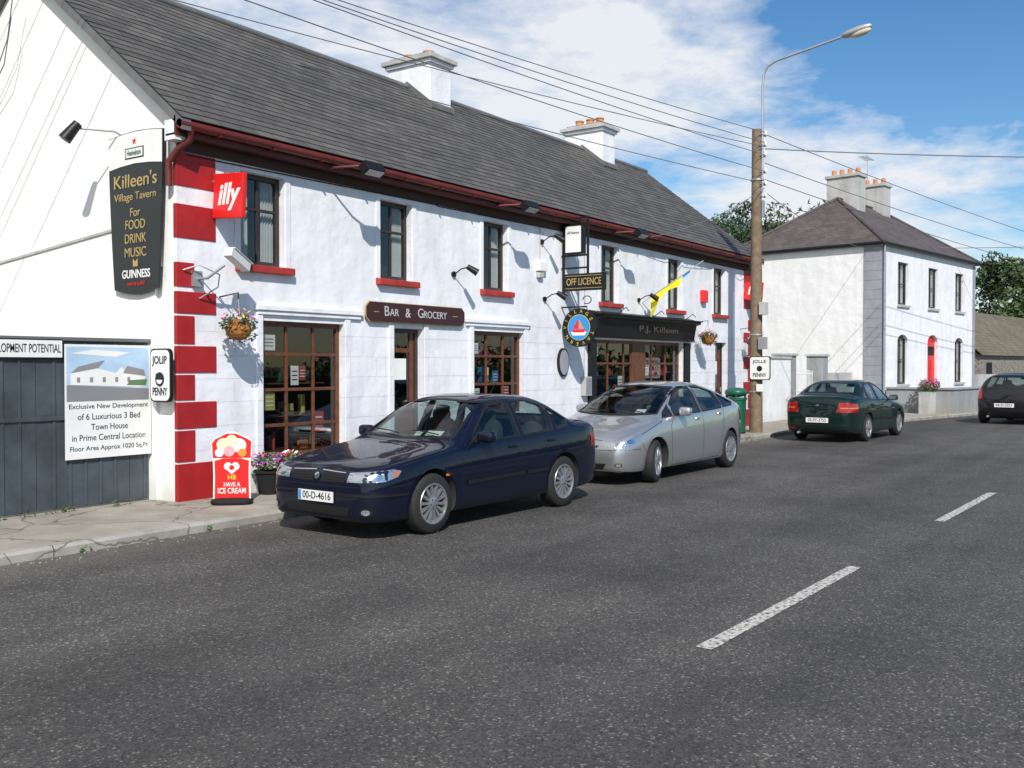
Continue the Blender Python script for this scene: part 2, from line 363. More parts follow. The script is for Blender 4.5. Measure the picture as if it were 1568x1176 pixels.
def wall(mb,y,x0,x1,z0,z1,ops,depth,m,mrev=None):
    xs=sorted(set([x0,x1]+[o[0] for o in ops]+[o[1] for o in ops])); zs=sorted(set([z0,z1]+[o[2] for o in ops]+[o[3] for o in ops]))
    for i in range(len(xs)-1):
        for j in range(len(zs)-1):
            cx=(xs[i]+xs[i+1])/2; cz=(zs[j]+zs[j+1])/2
            if any(o[0]<cx<o[1] and o[2]<cz<o[3] for o in ops): continue
            mb.face([(xs[i],y,zs[j]),(xs[i+1],y,zs[j]),(xs[i+1],y,zs[j+1]),(xs[i],y,zs[j+1])],m)
    mr=mrev or m
    for a,b,c,d in ops:
        Y=y+depth
        mb.face([(a,y,c),(a,y,d),(a,Y,d),(a,Y,c)],mr); mb.face([(b,y,c),(b,Y,c),(b,Y,d),(b,y,d)],mr)
        mb.face([(a,y,d),(b,y,d),(b,Y,d),(a,Y,d)],mr); mb.face([(a,y,c),(a,Y,c),(b,Y,c),(b,y,c)],mr)
def window(mb,gl,x0,x1,z0,z1,y,mf,vbars=(),hbars=(),fw=.055,curtain=None,bw=.03):
    yf=y+.10;yb=y+.16
    mb.box((x0,yf,z0),(x0+fw,yb,z1),mf); mb.box((x1-fw,yf,z0),(x1,yb,z1),mf)
    mb.box((x0+fw,yf,z0),(x1-fw,yb,z0+fw),mf); mb.box((x0+fw,yf,z1-fw),(x1-fw,yb,z1),mf)
    for t in vbars:
        c=x0+(x1-x0)*t; mb.box((c-bw/2,yf+.012,z0+fw),(c+bw/2,yb-.01,z1-fw),mf)
    for t in hbars:
        c=z0+(z1-z0)*t; mb.box((x0+fw,yf+.008,c-bw/2),(x1-fw,yb-.006,c+bw/2),mf)
    tl=random.uniform(-.006,.006)
    gl.face([(x0+fw*.5,y+.132,z0+fw*.5),(x1-fw*.5,y+.132+tl,z0+fw*.5),(x1-fw*.5,y+.132+tl,z1-fw*.5),(x0+fw*.5,y+.132,z1-fw*.5)],M['glass'])
    if curtain=='drapes':
        for a,b in ((x0+.02,x0+(x1-x0)*random.uniform(.26,.36)),(x1-(x1-x0)*random.uniform(.26,.40),x1-.02)):
            n=14; prev=None
            for i in range(n+1):
                X=a+(b-a)*i/n; Y=y+.21+.018*math.sin(i*2.1)
                if prev: mb.face([(prev[0],prev[1],z0),(X,Y,z0),(X,Y,z1),(prev[0],prev[1],z1)],M['curtain'])
                prev=(X,Y)

# ------------------------------------------------------------ ground, road, pavement
def sheet(name,pts,z,m):
    mb=MB(); mb.face([(p[0],p[1],z) for p in pts],m); o=mb.obj(name); return o
g=sheet('ground',[(-700,-700),(900,-700),(900,700),(-700,700)],-.012,M['grass'])
KL=[(-60,8.5),(-20,8.5),(21.5,8.5),(24.5,8.42),(28,8.05),(32,7.35),(40,5.85),(60,2.6),(90,-2.5),(160,-15)]
far=[(160,-26),(90,-13),(60,-8.3),(40,-5.2),(28,-3.9),(-60,-3.9)]
sheet('road',[p for p in KL]+far,0,M['asphalt'])
def strip_along(mb,line,o0,o1,z0,z1,m,top=True):
    def off(i,o):
        a=Vector(line[max(i-1,0)]);b=Vector(line[min(i+1,len(line)-1)]); d=(b-a).normalized(); n=Vector((-d.y,d.x)); return Vector(line[i])+n*o
    for i in range(len(line)-1):
        a0,a1=off(i,o0),off(i,o1); b0,b1=off(i+1,o0),off(i+1,o1)
        mb.face([(a0.x,a0.y,z1),(b0.x,b0.y,z1),(b1.x,b1.y,z1),(a1.x,a1.y,z1)],m)
        mb.face([(a0.x,a0.y,z0),(b0.x,b0.y,z0),(b0.x,b0.y,z1),(a0.x,a0.y,z1)],m)
dense=[]
for i in range(len(KL)-1):
    a=Vector(KL[i]);b=Vector(KL[i+1]); n=max(1,int((b-a).length/1.6)) if KL[i][0]<60 and KL[i][0]>=-20 else 4
    for k in range(n): dense.append(tuple(a.lerp(b,k/n)))
dense.append(KL[-1])
mb=MB()
for i in range(len(dense)-1):
    a=Vector(dense[i]);b=Vector(dense[i+1]); d=(b-a).normalized(); n=Vector((-d.y,d.x)); a=a+d*.002;b=b-d*.002
    w=random.uniform(-.010,.010); zt=.099+random.uniform(-.004,.005); sub=5
    for k in range(sub):
        p0=a.lerp(b,k/sub); p1=a.lerp(b,(k+1)/sub)
        j0=.016*noise.noise((p0.x*2.3,p0.y,3)); j1=.016*noise.noise((p1.x*2.3,p1.y,3))
        A0=p0+n*(w+j0);A1=p1+n*(w+j1); B0=A0+n*.03;B1=A1+n*.03; C0=p0+n*.14;C1=p1+n*.14
        mb.face([(A0.x,A0.y,-.005),(A1.x,A1.y,-.005),(A1.x,A1.y,zt-.028),(A0.x,A0.y,zt-.028)],M['kerb'])
        mb.face([(A0.x,A0.y,zt-.028),(A1.x,A1.y,zt-.028),(B1.x,B1.y,zt+j1*.3),(B0.x,B0.y,zt+j0*.3)],M['kerb'])
        mb.face([(B0.x,B0.y,zt+j0*.3),(B1.x,B1.y,zt+j1*.3),(C1.x,C1.y,zt),(C0.x,C0.y,zt)],M['kerb'])
mb.obj('kerb')
mb=MB(); strip_along(mb,KL,.13,7.5,.0,.091,M['pave']); mb.obj('pavement')
mb=MB(); strip_along(mb,[(p[0],p[1]) for p in far],.0,2.4,-.005,.1,M['pave']); mb.obj('pavement')
mb=MB()
def dash(p,q,w=.11):
    # ragged-edged thermoplastic line
    a=Vector(p);b=Vector(q);d=(b-a).normalized();n=Vector((-d.y,d.x)); S=24; prev=None
    for i in range(S+1):
        c=a.lerp(b,i/S); l=c+n*(w/2+.008*noise.noise((c.x*9,1,0))); r_=c-n*(w/2+.008*noise.noise((c.x*9,7,0)))
        if prev: mb.face([(prev[1].x,prev[1].y,.004),(r_.x,r_.y,.004),(l.x,l.y,.004),(prev[0].x,prev[0].y,.004)],M['paint'])
        prev=(l,r_)
cl=lambda x: 2.46-.022*(x-5.7)-.0012*max(0,x-14)**2
x=-24.91
while x<70:
    dash((x,cl(x)),(x+3.03,cl(x+3.03))); x+=6.1
mb.obj('road_markings')
# loose grit and litter gathered at the kerb
random.seed(31); mb=MB()
for i in range(380):
    X=random.uniform(3,24); Y=8.46-abs(random.gauss(0,.12)); s_=random.uniform(.004,.012)
    mb.box((X-s_,Y-s_*.7,.001),(X+s_,Y+s_*.7,s_*.9),M['kerb'],Matrix.Translation((X,Y,0))@Matrix.Rotation(random.uniform(0,3),4,'Z')@Matrix.Translation((-X,-Y,0)))
mb.obj('gravel')
random.seed(32); mb=MB()
for i in range(16):
    X=random.uniform(3.5,7.3); mb.leaves((X,10.42,.10),(.07,.03,.05),14,.028,[M['leaf'],M['leafl']])
for X in (4.1,5.2,6.6,9.7,11.3): mb.leaves((X,8.49,.03),(.08,.02,.03),12,.022,[M['leaf'],M['leafl']])
mb.obj('weeds')

# ------------------------------------------------------------ pub building
pub=root('village_pub',(7.77,10.6,0))
Y0=10.6
up=[(8.79,9.56,3.11,4.37),(11.55,12.30,3.11,4.37),(14.29,15.04,3.11,4.37),(18.57,19.32,3.11,4.37),(21.85,22.6,3.11,4.37),(24.62,25.37,3.11,4.37)]
gr=[(9.16,10.74,.42,2.36),(11.86,12.6,.02,2.34),(13.99,15.59,.85,2.36),(18.34,22.7,.45,2.3),(24.75,25.5,.02,2.36)]
mb=MB(); gl=MB()
wall(mb,Y0,7.77,27.35,2.56,4.92,up,.2,M['white'])
wall(mb,Y0,7.77,27.35,-.1,2.56,gr,.2,M['score'])
for X,mt in((7.77,M['gwhite']),(27.35,M['white'])):
    mb.face([(X,10.6,-.1),(X,17.6,-.1),(X,17.6,4.92),(X,14.1,7.62),(X,10.6,4.92)],mt)
mb.face([(7.77,17.6,-.1),(27.35,17.6,-.1),(27.35,17.6,4.92),(7.77,17.6,4.92)],M['white'])
mb.prism([(10.98,-.1),(10.98,3.60),(11.8,3.53),(14.9,3.25),(17.4,3.0),(17.4,-.1)],'x',7.72,7.768,M['gwhite'])
mb.prism([(10.98,3.60),(11.8,3.53),(14.9,3.25),(17.4,3.0),(17.4,3.035),(14.9,3.285),(11.8,3.565),(10.98,3.64)],'x',7.70,7.768,M['ltgrey'])
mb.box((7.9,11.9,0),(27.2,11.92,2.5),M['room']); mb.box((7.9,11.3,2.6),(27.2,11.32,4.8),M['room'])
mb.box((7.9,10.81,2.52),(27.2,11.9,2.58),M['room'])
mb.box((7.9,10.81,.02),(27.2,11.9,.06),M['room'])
mb.obj('walls',pub)
mb=MB()
for i,(a,b,c,d) in enumerate(up):
    window(mb,gl,a,b,c,d,Y0,M['darkwood'],(.5,),(.62,),.07,'drapes',.04)
for (a,b,c,d),vb,hb in ((gr[0],(.34,.67),(.24,.5,.76)),(gr[2],(.34,.67),(.36,.70)),(gr[3],(.17,.34,.42,.58,.66,.83),(.72,))):
    window(mb,gl,a,b,c,d,Y0,M['wood'],vb,hb,.07,None,.045)
mb.box((gr[3][0]+1.85,10.69,.45),(gr[3][0]+2.5,10.76,2.28),M['wood'])
mb.obj('window_frames',pub,bevel=.004)
gl.obj('window_panes',pub)
mb=MB()
for a,b,c,d in (gr[1],gr[4]):
    mb.box((a,10.72,c),(a+.07,10.8,d),M['darkwood']); mb.box((b-.07,10.72,c),(b,10.8,d),M['darkwood']); mb.box((a+.07,10.72,d-.07),(b-.07,10.8,d),M['darkwood'])
    mb.box((a+.07,10.75,c),(b-.07,10.79,.95),M['wood']); mb.box((a+.07,10.75,.95),(a+.17,10.79,d-.07),M['wood']); mb.box((b-.17,10.75,.95),(b-.07,10.79,d-.07),M['wood'])
    mb.box((a+.17,10.75,1.95),(b-.17,10.79,2.02),M['wood'])
    mb.face([(a+.17,10.77,.95),(b-.17,10.77,.95),(b-.17,10.77,d-.07),(a+.17,10.77,d-.07)],M['glass'])
    mb.box((b-.16,10.70,1.02),(b-.13,10.75,1.14),M['chrome'])
    mb.box((a-.05,10.42,-.02),(b+.05,10.6,.05),M['ltgrey'])
    mb.box((a+.2,10.762,1.5),(b-.25,10.766,1.85),M['signwhite'])
mb.obj('doors',pub)
mb=MB(); random.seed(3)
dm=[M['disp1'],M['disp2'],M['disp3'],M['cream'],M['orange'],M['bin'],M['fpink'],M['blackm'],M['maroon'],M['printgreen'],M['wood']]
for a,b,c,d in (gr[0],gr[2],gr[3]):
    mb.box((a+.05,10.84,c+.02),(b-.05,11.3,c+.08),M['wood'])
    for lv in ((c+.08),(c+.58),(c+1.06)):
        if lv>d-.4: continue
        if lv>c+.2: mb.box((a+.05,10.98,lv-.02),(b-.05,11.3,lv),M['wood'])
        X=a+.1
        while X<b-.15:
            w=random.uniform(.05,.15); hh=random.uniform(.08,.30)
            if random.random()<.7:
                yy=10.99+random.uniform(0,.12)
                if random.random()<.4: mb.cyl((X+w/2,yy,lv),(X+w/2,yy,lv+hh),w*.4,w*.4,random.choice(dm),10)
                else: mb.box((X,yy,lv),(X+w,yy+.06,lv+hh),random.choice(dm))
            X+=w+random.uniform(.01,.10)
for x,z,w,h,m in ((9.27,1.95,.24,.22,'signwhite'),(14.1,1.95,.22,.2,'signwhite'),(9.80,1.45,.15,.28,'signwhite'),(9.96,1.52,.13,.2,'disp1'),(18.5,1.95,.2,.2,'signwhite'),(10.25,.75,.2,.3,'disp1'),(14.75,1.4,.2,.24,'disp3'),(19.6,1.2,.22,.3,'signwhite'),(20.9,1.5,.22,.3,'signwhite'),(9.30,1.1,.2,.26,'disp2'),(15.1,1.15,.2,.25,'disp1'),(14.2,1.1,.16,.22,'signwhite')):
    mb.box((x,10.742,z),(x+w,10.745,z+h),M[m])
    for k in range(3):
        mb.box((x+w*.15,10.7405,z+h*(.25+.22*k)),(x+w*.85,10.7415,z+h*(.31+.22*k)),M['ink'] if m=='signwhite' else M['signwhite'])
mb.obj('shop_display',pub)
mb=MB()
for a,b,c,d in up: mb.box((a-.10,Y0-.10,c-.10),(b+.12,Y0+.12,c-.002),M['sill'])
mb.obj('window_sills',pub,bevel=.01)
mb=MB()
for a,b in ((9.02,11.1),(13.72,15.75)):
    mb.box((a,Y0-.07,2.50),(b,Y0-.002,2.57),M['white']); mb.box((a+.03,Y0-.045,2.44),(b-.03,Y0-.002,2.497),M['white'])
for a,b,c,d in gr[:3]:
    for X in (a-.13,b+.0):
        mb.box((X,Y0-.03,.0),(X+.12,Y0-.003,2.437),M['score'])
for a,b,c,d in up:
    for X in (a-.11,b+.01): mb.box((X,Y0-.018,c+.002),(X+.10,Y0-.002,d),M['white'])
mb.box((18.0,Y0-.06,.0),(18.3,Y0-.002,2.3),M['black']); mb.box((22.74,Y0-.06,.0),(23.05,Y0-.002,2.3),M['black']); mb.box((18.3,Y0-.04,.0),(22.74,Y0-.003,.42),M['black'])
mb.obj('render_mouldings',pub,bevel=.008)
tube('wall_cable',[(7.9,10.585,4.42),(12.9,10.585,4.46),(13.0,10.585,4.44),(18.2,10.585,4.47),(26.9,10.585,4.45)],.008,M['blackm'],pub,1)
tube('wall_cable_b',[(16.14,10.585,4.46),(16.14,10.585,3.8)],.007,M['ltgrey'],pub,1)
tube('wall_cable_c',[(17.85,10.585,4.46),(17.86,10.585,2.9),(17.84,10.585,1.5)],.009,M['ltgrey'],pub,1)
mb=MB()
rows=[(-.02,.475,1),(.50,.90,0),(.925,1.265,1),(1.29,1.615,0),(1.64,1.985,1),(2.01,2.37,0),(2.40,2.68,1),(2.74,3.05,0),(3.36,3.79,1),(4.02,4.45,1)]
for a,b,lg in rows:
    w=.60 if lg else .26
    mb.box((7.758,Y0-.014,a),(7.77+w,Y0+.05,b),M['red']); mb.box((27.35-w,Y0-.014,a),(27.362,Y0+.05,b),M['red'])
mb.obj('corner_quoins',pub,bevel=.006)
# roof: slate courses
mb=MB(); ey,ez=10.28,4.80; ry,rz=14.1,7.76; n=26; SL=math.hypot(ry-ey,rz-ez); xa,xb=7.62,27.5
dy=(ry-ey)/n; dz=(rz-ez)/n; nv=Vector((0,-(rz-ez),(ry-ey))).normalized()
random.seed(5)
for i in range(n):
    y=ey+dy*i; z=ez+dz*i; y2=y+dy;z2=z+dz; l=nv*.008
    N_=33
    for k in range(N_):
        X=xa+(xb-xa)*k/N_; X2=xa+(xb-xa)*(k+1)/N_; s0=i*SL/n; s1=(i+1)*SL/n
        j0=.006*noise.noise((X*.5,i*.7,1)); j1=.006*noise.noise((X2*.5,i*.7,1))
        S=lambda x_,r_: -.06*math.sin((x_-xa)/(xb-xa)*math.pi*2.2)**2*math.sin(r_/n*math.pi)
        A=(X,y+l.y,z+l.z+j0+S(X,i));B=(X2,y+l.y,z+l.z+j1+S(X2,i));C=(X2,y2,z2+S(X2,i+1));D=(X,y2,z2+S(X,i+1))
        mb.face([A,B,C,D],M['slate'],[(X,s0),(X2,s0),(X2,s1),(X,s1)])
        mb.face([(X,y,z+S(X,i)-.004),(X2,y,z+S(X2,i)-.004),B,A],M['slate'],[(X,s0),(X2,s0),(X2,s0),(X,s0)])
mb.face([(xa,ry,rz),(xb,ry,rz),(xb,17.92,4.8),(xa,17.92,4.8)],M['slate'],[(xa,0),(xb,0),(xb,SL),(xa,SL)])
for X,X2 in((xa,xa+.14),(xb,xb-.14)):
    mb.prism([(ey,ez-.02),(ry,rz-.02),(ry,rz-.17),(ey,ez-.15)],'x',X,X2,M['lead'])
    mb.prism([(17.92,ez-.02),(ry,rz-.021),(ry,rz-.171),(17.92,ez-.15)],'x',X,X2,M['lead'])
mb.obj('roof',pub)
mb=MB()
mb.box((xa,10.40,4.60),(xb,10.43,4.84),M['fascia']); mb.box((xa,10.43,4.605),(xb,10.6,4.63),M['soffit'])
mb.box((7.79,10.575,4.46),(27.33,10.598,4.60),M['soffit'])
mb.cyl((xa,10.33,4.73),(xb,10.33,4.73),.058,.058,M['fascia'],14)
X=8.2
while X<27.3: mb.box((X,10.27,4.66),(X+.03,10.4,4.68),M['fascia']); X+=.9
mb.box((7.62,10.42,4.55),(7.78,10.62,4.80),M['white'])
mb.cyl((xa,ry,rz+.01),(xb,ry,rz+.01),.07,.07,M['lead'],12)
mb.obj('gutter_and_ridge',pub,smooth=True)
tube('downpipe',[(7.80,10.33,4.70),(7.80,10.36,4.56),(7.72,10.50,4.44),(7.68,10.62,4.30),(7.68,10.62,4.0)],.042,M['fascia'],pub)
tube('downpipe_end',[(27.3,10.33,4.70),(27.3,10.36,4.5),(27.42,10.55,4.3),(27.42,10.55,.1)],.042,M['fascia'],pub)
for ci,X in enumerate((16.25,23.65)):
    mb=MB()
    mb.box((X,13.46,6.9),(X+.70,14.67,8.22),M['white'])
    mb.box((X-.05,13.41,8.22),(X+.75,14.72,8.30),M['white']); mb.box((X-.11,13.35,8.30),(X+.81,14.78,8.40),M['ltgrey'])
    mb.prism([(X+.03,13.5),(X+.67,13.5),(X+.67,14.63),(X+.03,14.63)],'z',8.40,8.46,M['ltgrey'])
    zr=lambda yy: rz-(abs(yy-ry))*.775
    mb.prism([(13.40,zr(13.40)+.02),(13.40,zr(13.4)+.13),(ry,rz+.13),(14.73,zr(14.73)+.13),(14.73,zr(14.73)+.0),(ry,rz+.02)],'x',X-.03,X+.73,M['lead'])
    for yy in ((13.8,14.35) if ci==0 else (13.75,14.05,14.4)):
        hh=.09 if ci==0 else .16
        mb.cyl((X+.35,yy,8.46),(X+.35,yy,8.46+hh),.13,.105,M['pot'],16); mb.cyl((X+.35,yy,8.46+hh),(X+.35,yy,8.50+hh),.125,.125,M['pot'],16)
    mb.obj('chimney',pub,bevel=.01)

for X in (10.6,14.75,19.1):
    r=root('floodlight',(X,10.4,4.6))
    tube('arm',[(X-.35,10.40,4.62),(X-.2,10.1,4.63),(X,9.95,4.66)],.018,M['fascia'],r)
    mb=MB(); T=Matrix.Translation((X+.05,9.92,4.62))@Matrix.Rotation(R(-30),4,'X')
    mb.box((-.19,-.07,-.08),(.19,.08,.07),M['black'],T); mb.box((-.16,-.055,-.095),(.16,.06,-.081),M['galv'],T); mb.obj('lamp_body',r,bevel=.015)
for X,Z in ((13.4,3.42),(16.2,3.42+.85),(16.3,3.15),(20.3,3.35)):
    r=root('wall_spotlight',(X,10.6,Z)); mb=MB()
    mb.cyl((X,10.6,Z-.1),(X,10.56,Z-.1),.05,.05,M['black']); mb.cyl((X+.02,10.30,Z+.02),(X+.13,10.16,Z-.09),.045,.065,M['black'],12); mb.obj('lamp_head',r,smooth=True)
    tube('arm',[(X,10.56,Z-.1),(X,10.42,Z-.02),(X+.04,10.3,Z+.01)],.011,M['black'],r)

# ---- gable pint-shaped sign
r=root('pub_sign',(7.77,11.3,3.7)); mb=MB()
yL,yR=11.88,10.72
out=[]
for i in range(13):
    t=i/12; z=4.73-2.0*t; w=.585-.115*t**1.6+ .0; out.append((z,w))
cy=(yL+yR)/2
rp=[(cy-w,z) for z,w in out]; lp=[(cy+w,z) for z,w in out]
bot=[(cy-.47+.94*i/8, 2.73-.07*math.sin(math.pi*i/8)) for i in range(1,8)]
poly=rp+bot+lp[::-1]+[(cy+.3,4.76),(cy,4.775),(cy-.3,4.76)]
mb.prism(poly,'x',7.66,7.69,M['signblack'])
zi=4.31
hp=[(cy-.57,zi),(cy-.575,4.72),(cy-.3,4.75),(cy,4.762),(cy+.3,4.75),(cy+.575,4.72),(cy+.57,zi),(cy+.3,zi+.03),(cy,zi+.045),(cy-.3,zi+.03)]
mb.prism(hp,'x',7.653,7.659,M['signwhite'])
for yy in(cy-.4,cy+.4): mb.box((7.69,yy-.02,3.0),(7.77,yy+.02,4.6),M['galv'])
mb.prism([(cy-.2,4.42),(cy+.2,4.42),(cy+.2,4.56),(cy-.2,4.56)],'x',7.648,7.652,M['signblack']); mb.prism([(cy-.18,4.435),(cy+.18,4.435),(cy+.18,4.545),(cy-.18,4.545)],'x',7.645,7.6475,M['signwhite'])
st=[(cy+ (.05 if i%2==0 else .02)*math.sin(i*math.pi/5),4.64+(.05 if i%2==0 else .02)*math.cos(i*math.pi/5)) for i in range(10)]
mb.prism(st,'x',7.648,7.652,M['brightred'])
mb.obj('board',r)
tx=7.655
text("Heineken",r,(7.642,cy,4.49),'W',M['bin'],w=.3,h=.07)
text("Killeen's",r,(tx,cy,4.13),'W',M['gold'],w=.92,h=.18,off=.004)
text("Village Tavern",r,(tx,cy,3.93),'W',M['gold'],w=.9,h=.13)
text("For",r,(tx,cy,3.72),'W',M['gold'],h=.11)
text("FOOD",r,(tx,cy,3.56),'W',M['gold'],w=.42,h=.12,off=.0)
text("DRINK",r,(tx,cy,3.38),'W',M['gold'],w=.46,h=.12,off=.0)
text("MUSIC",r,(tx,cy,3.20),'W',M['gold'],w=.46,h=.12,off=.0)
text("GUINNESS",r,(tx,cy-.01,2.92),'W',M['signwhite'],w=.60,h=.11,off=.015)
text("extra cold",r,(tx,cy-.01,2.80),'W',M['brightred'],w=.36,h=.05)
mb=MB(); mb.prism([(cy-.05,3.02),(cy+.05,3.02),(cy+.05,3.12),(cy,3.08),(cy-.05,3.12)],'x',7.652,7.657,M['gold']); mb.obj('harp',r)
r=root('wall_spotlight',(7.77,11.6,4.75))
tube('arm',[(7.77,11.60,4.72),(7.60,11.65,4.80),(7.2,11.9,4.80)],.013,M['galv'],r)
mb=MB(); mb.cyl((7.22,11.87,4.86),(7.08,11.95,4.64),.06,.085,M['black'],14); mb.obj('lamp_head',r,smooth=True)
r=root('overhead_cable',(7.77,14.5,6))
tube('drop_wire',[(7.6,15.2,5.6),(7.55,14.7,5.75),(7.5,14.2,6.1),(7.45,13.9,6.7)],.008,M['cable'],r)
tube('drop_wire_b',[(7.6,15.2,5.75),(7.55,14.6,5.95),(7.5,14.1,6.45),(7.45,13.8,7.2)],.008,M['cable'],r)

r=root('advert_sign',(7.77,10.8,1.8)); mb=MB()
def rr(y0,y1,z0,z1,rad,n=5):
    o=[]
    for cx_,cz_,a0 in((y1-rad,z1-rad,0),(y0+rad,z1-rad,90),(y0+rad,z0+rad,180),(y1-rad,z0+rad,270)):
        for i in range(n+1):
            a=R(a0+90*i/n); o.append((cx_+rad*math.cos(a),cz_+rad*math.sin(a)))
    return o
dA=-.13
mb.prism(rr(10.66+dA,11.08+dA,1.27,1.95,.08),'x',7.62,7.66,M['black']); mb.prism(rr(10.68+dA,11.06+dA,1.29,1.93,.075),'x',7.613,7.619,M['signwhite']); mb.obj('panel',r)
text("JOLIP",r,(7.61,10.87+dA,1.80),'W',M['ink'],w=.3,h=.13,off=.01); text("PENNY",r,(7.61,10.87+dA,1.40),'W',M['ink'],w=.3,h=.10,off=.01)
mb=MB(); mb.cyl((7.612,10.87+dA,1.56),(7.607,10.87+dA,1.56),.09,.09,M['ink'],20); mb.cyl((7.6065,10.87+dA,1.565),(7.603,10.87+dA,1.565),.065,.065,M['signwhite'],20); mb.box((7.600,10.80+dA,1.555),(7.603,10.94+dA,1.63),M['ink']); mb.obj('cup',r)

# ---- hoarding with development sign
r=root('site_hoarding',(5.7,11.1,0)); mb=MB()
X=-6.0; i=0
while X<7.7:
    w=min(1.22,7.7-X); mb.box((X+.004,11.10+.004*(i%3),.02),(X+w-.004,11.13,2.03),M['steel'])
    for q in range(1,6):
        if X+.2*q<7.65: mb.box((X+.2*q,11.088+.004*(i%3),.03),(X+.2*q+.035,11.099+.004*(i%3),2.02),M['steel'])
    i+=1; X+=1.22
mb.box((-6,11.07,2.03),(7.74,11.15,2.075),M['lead'])
mb.box((-6,11.13,.6),(7.7,11.2,.68),M['pole'])
mb.box((-6,11.078,1.08),(7.7,11.087,1.13),M['steel'])
mb.obj('panels',r,bevel=.004)
r=root('development_sign',(7.1,11.1,1.3)); mb=MB(); YF=11.055
mb.box((6.53,YF,.60),(7.70,YF+.008,1.99),M['signwhite'])
def pr(pts,m,o): mb.face([(p[0],YF-.0015*o,p[1]) for p in pts],M[m])
pr([(6.55,1.30),(7.67,1.30),(7.67,1.96),(6.55,1.96)],'paleblue',1)
pr([(6.55,1.30),(7.67,1.30),(7.67,1.44),(6.55,1.50)],'printgrey',2)
pr([(6.60,1.50),(7.62,1.46),(7.62,1.60),(7.35,1.64),(7.28,1.72),(7.2,1.64),(6.95,1.70),(6.60,1.64)],'signwhite',3)
pr([(6.60,1.64),(6.95,1.70),(7.05,1.80),(6.70,1.72)],'printdk',4); pr([(7.3,1.64),(7.62,1.60),(7.60,1.68),(7.36,1.73)],'printdk',4)
for k in range(5): pr([(6.68+k*.17,1.53),(6.72+k*.17,1.53),(6.72+k*.17,1.59),(6.68+k*.17,1.59)],'printdk',5)
pr([(6.6,1.88),(7.2,1.84),(7.4,1.90),(6.9,1.93)],'signwhite',2)
pr([(7.35,1.49),(7.62,1.48),(7.64,1.56),(7.4,1.55)],'printgreen',5)
mb.obj('print',r)
for k,t in enumerate(("Exclusive New Development","of 6 Luxurious 3 Bed","Town House","in Prime Central Location","Floor Area Approx 1020 Sq.Ft")):
    text(t,r,(7.115,YF-.002,1.235-.128*k),'S',M['ink'],w=(1.08,.85,.5,1.0,1.06)[k],h=.075,ext=.001,off=.0)
r=root('banner_sign',(6.2,11.1,1.9)); mb=MB(); mb.box((5.5,YF,1.83),(6.50,YF+.008,2.03),M['signwhite']); mb.box((5.5,YF+.009,1.81),(6.51,YF+.02,2.045),M['black']); mb.obj('board',r)
text("DEVELOPMENT POTENTIAL",r,(6.02,YF-.002,1.93),'S',M['ink'],w=.92,h=.10,ext=.001,off=.005)

def cafe(x,z,w,h):
    r=root('cafe_sign',(x,10.6,z)); mb=MB()
    T=Matrix.Translation((x,10.58,z))@Matrix.Rotation(R(4),4,'X')
    mb.box((-.035,-w,-h/2),(.035,-.02,h/2),M['brightred'],T)
    mb.box((-.02,-.02,h*.3),(.02,.03,h*.36),M['galv'],T); mb.box((-.02,-.02,-h*.36),(.02,.03,-h*.3),M['galv'],T)
    mb.obj('box',r,bevel=.012)
    text("illy",r,(x-.038,10.58-w/2-.01,z-.01),'W',M['signwhite'],w=w*.74,h=h*.62,off=.03,shear=.25)
cafe(8.34,3.95,.60,.58); cafe(26.75,3.87,.55,.5)

r=root('security_camera',(8.1,10.6,3.0)); mb=MB()
T=Matrix.Translation((8.36,10.15,3.10))@Matrix.Rotation(R(20),4,'Z')@Matrix.Rotation(R(20),4,'Y')
mb.box((-.24,-.06,-.06),(.24,.06,.06),M['signwhite'],T); mb.box((-.21,-.075,.061),(.28,.075,.073),M['signwhite'],T); mb.cyl(T@Vector((.24,0,0)),T@Vector((.255,0,0)),.04,.04,M['black'])
mb.obj('housing',r,bevel=.01)
tube('bracket',[(8.05,10.6,2.85),(8.05,10.35,2.85),(8.2,10.2,3.02)],.018,M['galv'],r); tube('conduit',[(7.85,10.58,2.95),(8.0,10.45,3.02),(8.2,10.3,2.90),(8.25,10.4,2.75),(8.1,10.58,2.6)],.01,M['galv'],r)
mb=MB(); mb.box((7.98,10.54,2.75),(8.12,10.585,2.95),M['galv']); mb.obj('junction_box',r)

r=root('shop_name_board',(12.4,10.6,2.6)); mb=MB()
a,b=11.15,13.65
pts=[(a,2.50),(a+.08,2.42),(b-.08,2.42),(b,2.50),(b,2.66),(b-.08,2.74),(a+.08,2.74),(a,2.66)]
mb.prism(pts,'y',10.535,10.56,M['gold']); q=[(p[0]*.990+.010*12.4,p[1]*.94+.06*2.58) for p in pts]; mb.prism(q,'y',10.527,10.534,M['maroon'])
mb.box((11.3,10.56,2.45),(13.5,10.598,2.7),M['black'])
mb.obj('board',r)
text("B",r,(11.62,10.524,2.59),'S',M['silverl'],h=.155); text("AR",r,(11.80,10.524,2.575),'S',M['silverl'],h=.115)
text("&",r,(12.13,10.524,2.58),'S',M['silverl'],h=.145); text("G",r,(12.45,10.524,2.59),'S',M['silverl'],h=.155); text("ROCERY",r,(12.83,10.524,2.575),'S',M['silverl'],w=.60,h=.115)
mb=MB(); mb.box((11.32,10.524,2.575),(11.44,10.526,2.585),M['gold']); mb.box((13.30,10.524,2.575),(13.44,10.526,2.585),M['gold']); mb.obj('scrolls',r)

